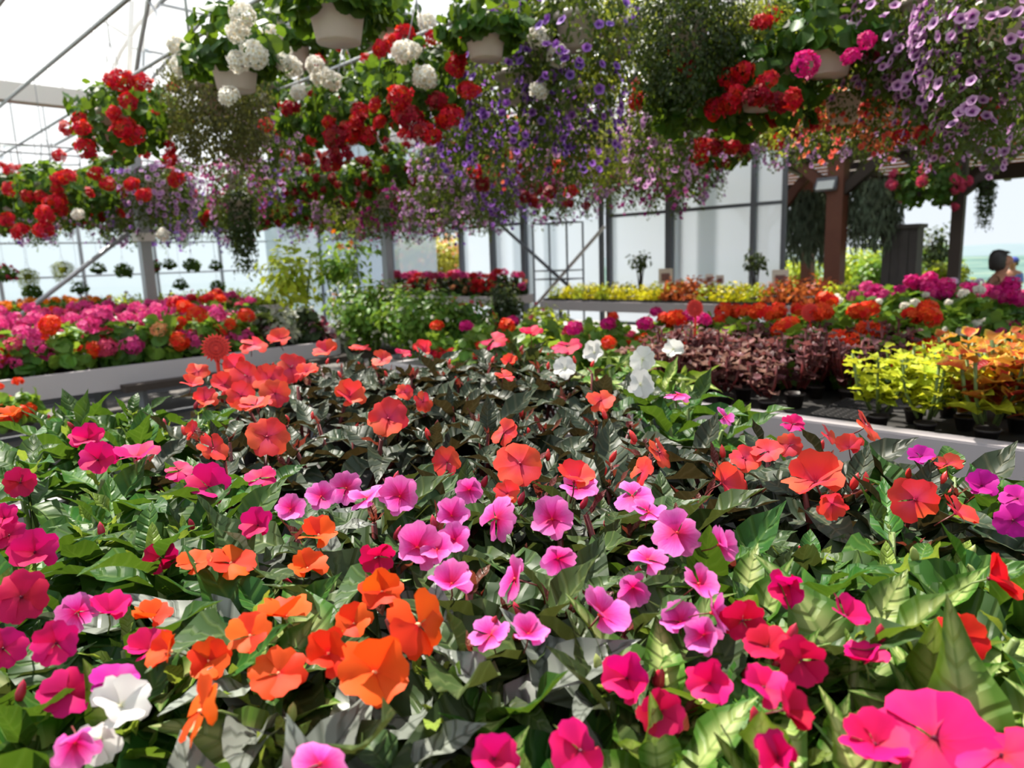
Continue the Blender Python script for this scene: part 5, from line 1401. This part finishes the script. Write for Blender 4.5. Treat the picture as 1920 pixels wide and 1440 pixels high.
# red sunburst tags on sticks
def sunburst(P, r, zb, label, face):
    t = thing('sunburst_tag', (P[0], P[1], zb), label, 'tag', 'red sunburst tags', 0)
    n = 22; m = MB(); pts = []
    fw_ = Vector(face).normalized(); rt = Vector((0, 0, 1)).cross(fw_).normalized(); up_ = fw_.cross(rt)
    c = Vector((0, 0, P[2] - zb))
    front = [c + fw_ * .003]; back = [c - fw_ * .003]
    for k in range(2 * n):
        a = PI * k / n; rr = r if k % 2 == 0 else r * .78
        p = rt * (math.cos(a) * rr) + up_ * (math.sin(a) * rr)
        front.append(c + p + fw_ * .002); back.append(c + p - fw_ * .002)
    N2 = 2 * n
    fs = [(0, 1 + k, 1 + (k + 1) % N2) for k in range(N2)] + [(N2 + 1, N2 + 2 + (k + 1) % N2, N2 + 2 + k) for k in range(N2)]
    fs += [(1 + k, N2 + 2 + k, N2 + 2 + (k + 1) % N2, 1 + (k + 1) % N2) for k in range(N2)]
    m.add(front + back, fs); child('card', m.mesh('card', TAG_RED), t)
    m = MB()
    for q in (.72, .5, .28):
        for k in range(24):
            a = 2 * PI * k / 24
            m.bar(c + fw_ * .004 + (rt * math.cos(a) + up_ * math.sin(a)) * r * q, c + fw_ * .004 + (rt * math.cos(a) + up_ * math.sin(a)) * r * (q - .12), .003)
    child('embossed_rays', m.mesh('embossed_rays', simple('tag_rays', (0.5, 0.015, 0.012), .5)), t)
    m = MB(); m.bar((0, 0, 0), c - fw_ * .006, .008); child('stick', m.mesh('stick', TAG_RED), t)
P = atz(405, 652, 1.13); sunburst(P, .042, BZ + .0, 'red sunburst tag beside the dense coral impatiens cluster', (0.35, -1, .05))
P = atd(1303, 578, 3.0); sunburst(P, .04, BZ, 'red sunburst tag standing tall among the orange flowers', (-.75, -1, 0))
P = atd(1520, 586, 3.1); sunburst(P, .045, BZ, 'red sunburst tag before the end of the far yellow bench', (-.75, -1, 0))

# small baskets hanging in two tiers in the side bay
for i, (x, y, k, c) in enumerate([(52, 518, 'lime', 0), (118, 505, 'lime', 0), (185, 508, 'leafy', 0), (232, 508, 'geranium', 0), (318, 500, 'leafy', 0), (360, 498, 'geranium', 0), (405, 502, 'leafy', 0), (340, 538, 'leafy', 0), (408, 538, 'geranium', 0), (10, 515, 'geranium', 'pink'), (285, 500, 'geranium', 'pink'), (150, 545, 'leafy', 0), (60, 548, 'geranium', 0)]):
    P = ata(x, y, -10.9 if i % 2 else -11.6)
    P[2] += .05
    basket(P, k, c or 'red', f'{ORD[i]} small basket in the tiers before the pale side wall', 'small baskets in the side bay', 1 if c else 0, 'dark', .42, far=True, wire=True)

# baskets outside under the pergola
def hung(x, y, b, kind, col, n, lab, sc=1.0):
    global RAIL_Z
    RAIL_Z = zt + 0.56 - (b - 9.2) * 0.116
    return basket(atb(x, y, b), kind, col, lab, 'baskets under the pergola', n, 'dark', sc)
RZ_keep = RAIL_Z
hung(1640, 368, 9.9, 'moss', 'red', 0, 'grey green mossy hanging plant right of the brown pergola post', 1.0)
hung(1520, 392, 10.6, 'moss', 'red', 0, 'grey feathery hanging plant between wall corner and brown post', 1.2)
hung(1740, 350, 9.3, 'geranium', 'pink', 24, 'pink geranium hanging under the pergola in front of the grey pillar', 1.15)
hung(1850, 350, 9.6, 'column', 'red', 0, 'thin dark trailing plant beside the thin pergola post', .6)
RAIL_Z = RZ_keep

# garden outside
G3 = 'shrubs in the garden outside'
OUT_Y = leaf_island('garden_leaf_yellow', (0.42, 0.4, 0.06), (0.8, 0.75, 0.1), .4)
shrub(atb(775, 490, 12.2), (.8, .8, .8), 1500, .14, LM['lime'], 'yellow green garden bush seen through the opening', G3, shell=.4, pot=False, base=-.05, bloom='marigold', nb=120, br=.06)
shrub(atb(835, 490, 12.8), (.8, .8, .9), 1500, .14, OUT_Y, 'golden garden bush seen through the opening', G3, shell=.4, pot=False, base=-.05, bloom='peach', nb=160, br=.07)
for i, (x, y, b, r, k) in enumerate([(1600, 505, 14.5, .6, 'lime'), (1640, 520, 13.5, .45, 'bright'), (1665, 500, 16, .7, 'green'), (1745, 505, 15, .55, 'bright'), (1770, 530, 12.8, .4, 'lime'), (1500, 520, 14.5, .5, 'lime')]):
    shrub(atb(x, y, b), (r, r, r), 900, .12, LM[k], f'{["first", "second", "third", "fourth", "fifth", "sixth"][i]} garden bush seen under the pergola', G3, shell=.4, pot=False, base=-.05, trunk=WOOD_DARK)
P = atb(1755, 470, 14)
shrub(P, (.3, .3, .55), 500, .1, LM['dark'], 'slender dark young tree beyond the thin pergola post', G3, shell=.3, pot=False, base=-.05, trunk=WOOD_DARK)

# far meadow hedges
for i in range(14):
    az = math.radians(38 + 4.2 * i + random.uniform(-1, 1)); r = random.uniform(38, 85)
    z = float(np.interp(r, rad, zz))
    R = random.uniform(1.6, 2.8)
    shrub((r * math.cos(az), 4 + r * math.sin(az), z + R * .6), (R * 1.3, R * 1.3, R), 700, .6, LM['green'] if i % 2 else LM['bright'], f'{ORD[i]} round tree on the meadow slope', 'trees on the meadow slope', 'tree', shell=.5, pot=False, base=z, name='meadow_tree', trunk=WOOD_DARK)

# ================================================================== people
SKIN = simple('skin', (0.38, 0.17, 0.1), .55)
HAIR = simple('dark_hair', (0.012, 0.009, 0.008), .45)
def skin_figure(name, verts, edges, radii, mat, parent, root_i=0, sub=2):
    me = bpy.data.meshes.new(name); me.from_pydata([tuple(float(c) for c in v) for v in verts], edges, []); me.materials.append(mat)
    o = child(name, me, parent)
    sk = o.modifiers.new('skin', 'SKIN'); sk.use_smooth_shade = True
    for i, v in enumerate(me.skin_vertices[0].data):
        r = radii[i]; v.radius = r if isinstance(r, tuple) else (r, r); v.use_root = (i == root_i)
    ss = o.modifiers.new('smooth', 'SUBSURF'); ss.levels = sub; ss.render_levels = sub
    return o
def seated_person(P, rz, label, top, hair_len, cap=None, sc=1.0):
    """P: head centre in the world; body seated below it, local +x is forward"""
    hz = 1.14
    t = thing('person', (P[0], P[1], P[2] - hz * sc), label, 'person', 'people outside', rz); t.scale = (sc,) * 3
    V = [(0, 0, .47), (.01, 0, .62), (.02, 0, .8), (.02, 0, .93), (.03, 0, .99), (.05, 0, 1.06), (.055, 0, 1.14), (.05, 0, 1.215),
         (.02, .17, .92), (.06, .22, .7), (.26, .15, .66), (.34, .12, .68), (.02, -.17, .92), (.06, -.22, .7), (.26, -.15, .66), (.34, -.12, .68),
         (.05, .1, .46), (.42, .12, .48), (.44, .12, .1), (.56, .12, .04), (.05, -.1, .46), (.42, -.12, .48), (.44, -.12, .1), (.56, -.12, .04), (.075, 0, 1.06), (.145, 0, 1.12)]
    E = [(0, 1), (1, 2), (2, 3), (3, 4), (4, 5), (5, 6), (6, 7), (3, 8), (8, 9), (9, 10), (10, 11), (3, 12), (12, 13), (13, 14), (14, 15), (0, 16), (16, 17), (17, 18), (18, 19), (0, 20), (20, 21), (21, 22), (22, 23), (5, 24), (6, 25)]
    Rr = [(.14, .11), (.12, .1), (.13, .1), (.12, .08), .05, .065, (.085, .078), .065, .052, .042, .034, .03, .052, .042, .034, .03, .085, .062, .045, .035, .085, .062, .045, .035, .05, .014]
    skin_figure('body', V, E, Rr, SKIN, t)
    Vc = V[:4] + [V[8], V[9], V[12], V[13], V[16], V[17], V[18], V[20], V[21], V[22]]
    Ec = [(0, 1), (1, 2), (2, 3), (3, 4), (4, 5), (3, 6), (6, 7), (0, 8), (8, 9), (9, 10), (0, 11), (11, 12), (12, 13)]
    Rc = [(.155, .125), (.135, .115), (.145, .115), (.13, .092), .06, .05, .06, .05, .1, .074, .056, .1, .074, .056]
    skin_figure('clothing', Vc, Ec, Rc, top, t)
    m = MB(); m.lathe([(0, .118), (.055, .105), (.084, .06), (.092, .0), (.088, -.05), (.08, -hair_len), (.05, -hair_len - .02)], 16, c=(-.004, 0, 1.15))
    m.lathe([(0, .108), (.045, .1), (.07, .075), (.0, .06)], 16, c=(.045, 0, 1.145))
    child('hair', m.mesh('hair', HAIR), t)
    if cap is not None:
        m = MB(); m.lathe([(0, .15), (.07, .135), (.112, .08), (.118, .03), (.0, .03)], 16, c=(.03, 0, 1.15)); m.box((.16, 0, 1.185), (.07, .075, .008)); child('cap', m.mesh('cap', cap), t)
    # stool
    s = thing('stool', (P[0], P[1], P[2] - hz * sc), 'wooden stool under ' + label[:60], 'stool', 'stools outside', rz); s.scale = (sc,) * 3
    m = MB(); m.lathe([(.17, 0), (.17, .04)], 16, c=(0, 0, .315)); child('seat', m.mesh('seat', WOOD), s)
    for i in (-1, 1):
        for j in (-1, 1):
            m = MB(); m.bar((i * .14, j * .14, 0), (i * .1, j * .1, .33), .03); child('leg', m.mesh('leg', WOOD), s)
    return t
BROWN = simple('tan_top', (0.2, 0.09, 0.055), .7)
BLUE = simple('blue_clothes', (0.1, 0.16, 0.42), .7)
BLUECAP = simple('blue_cap', (0.03, 0.05, 0.3), .6)
seated_person(atd(1872, 489, 7.9), -.25, 'person with dark bobbed hair and bare brown shoulders beyond the lilac flowers', BROWN, .1)
seated_person(atd(1901, 494, 13.0), -2.6, 'person in blue clothes and blue cap beyond the dark haired one', BLUE, .05, BLUECAP, .8)

# pale bent stem at the lower corner
pts = [atz(x, y, 1.02) for x, y in [(-10, 1425), (20, 1418), (60, 1422), (90, 1428), (112, 1415)]]
m = MB(); m.tube([p - pts[0] for p in pts], .0028, 6)
t = thing('support_wire', pts[0], 'pale bent support wire in the lower corner', 'wire')
child('wire', m.mesh('wire', simple('pale_wire', (0.75, 0.7, 0.62), .5)), t)

# remove prototypes that were never placed
for prs in list(PROTO.values()) + list(FP.values()):
    for pr in prs:
        if pr.name not in used_proto:
            for ch in KIDS.get(pr.name, ()): bpy.data.objects.remove(ch)
            bpy.data.objects.remove(pr)
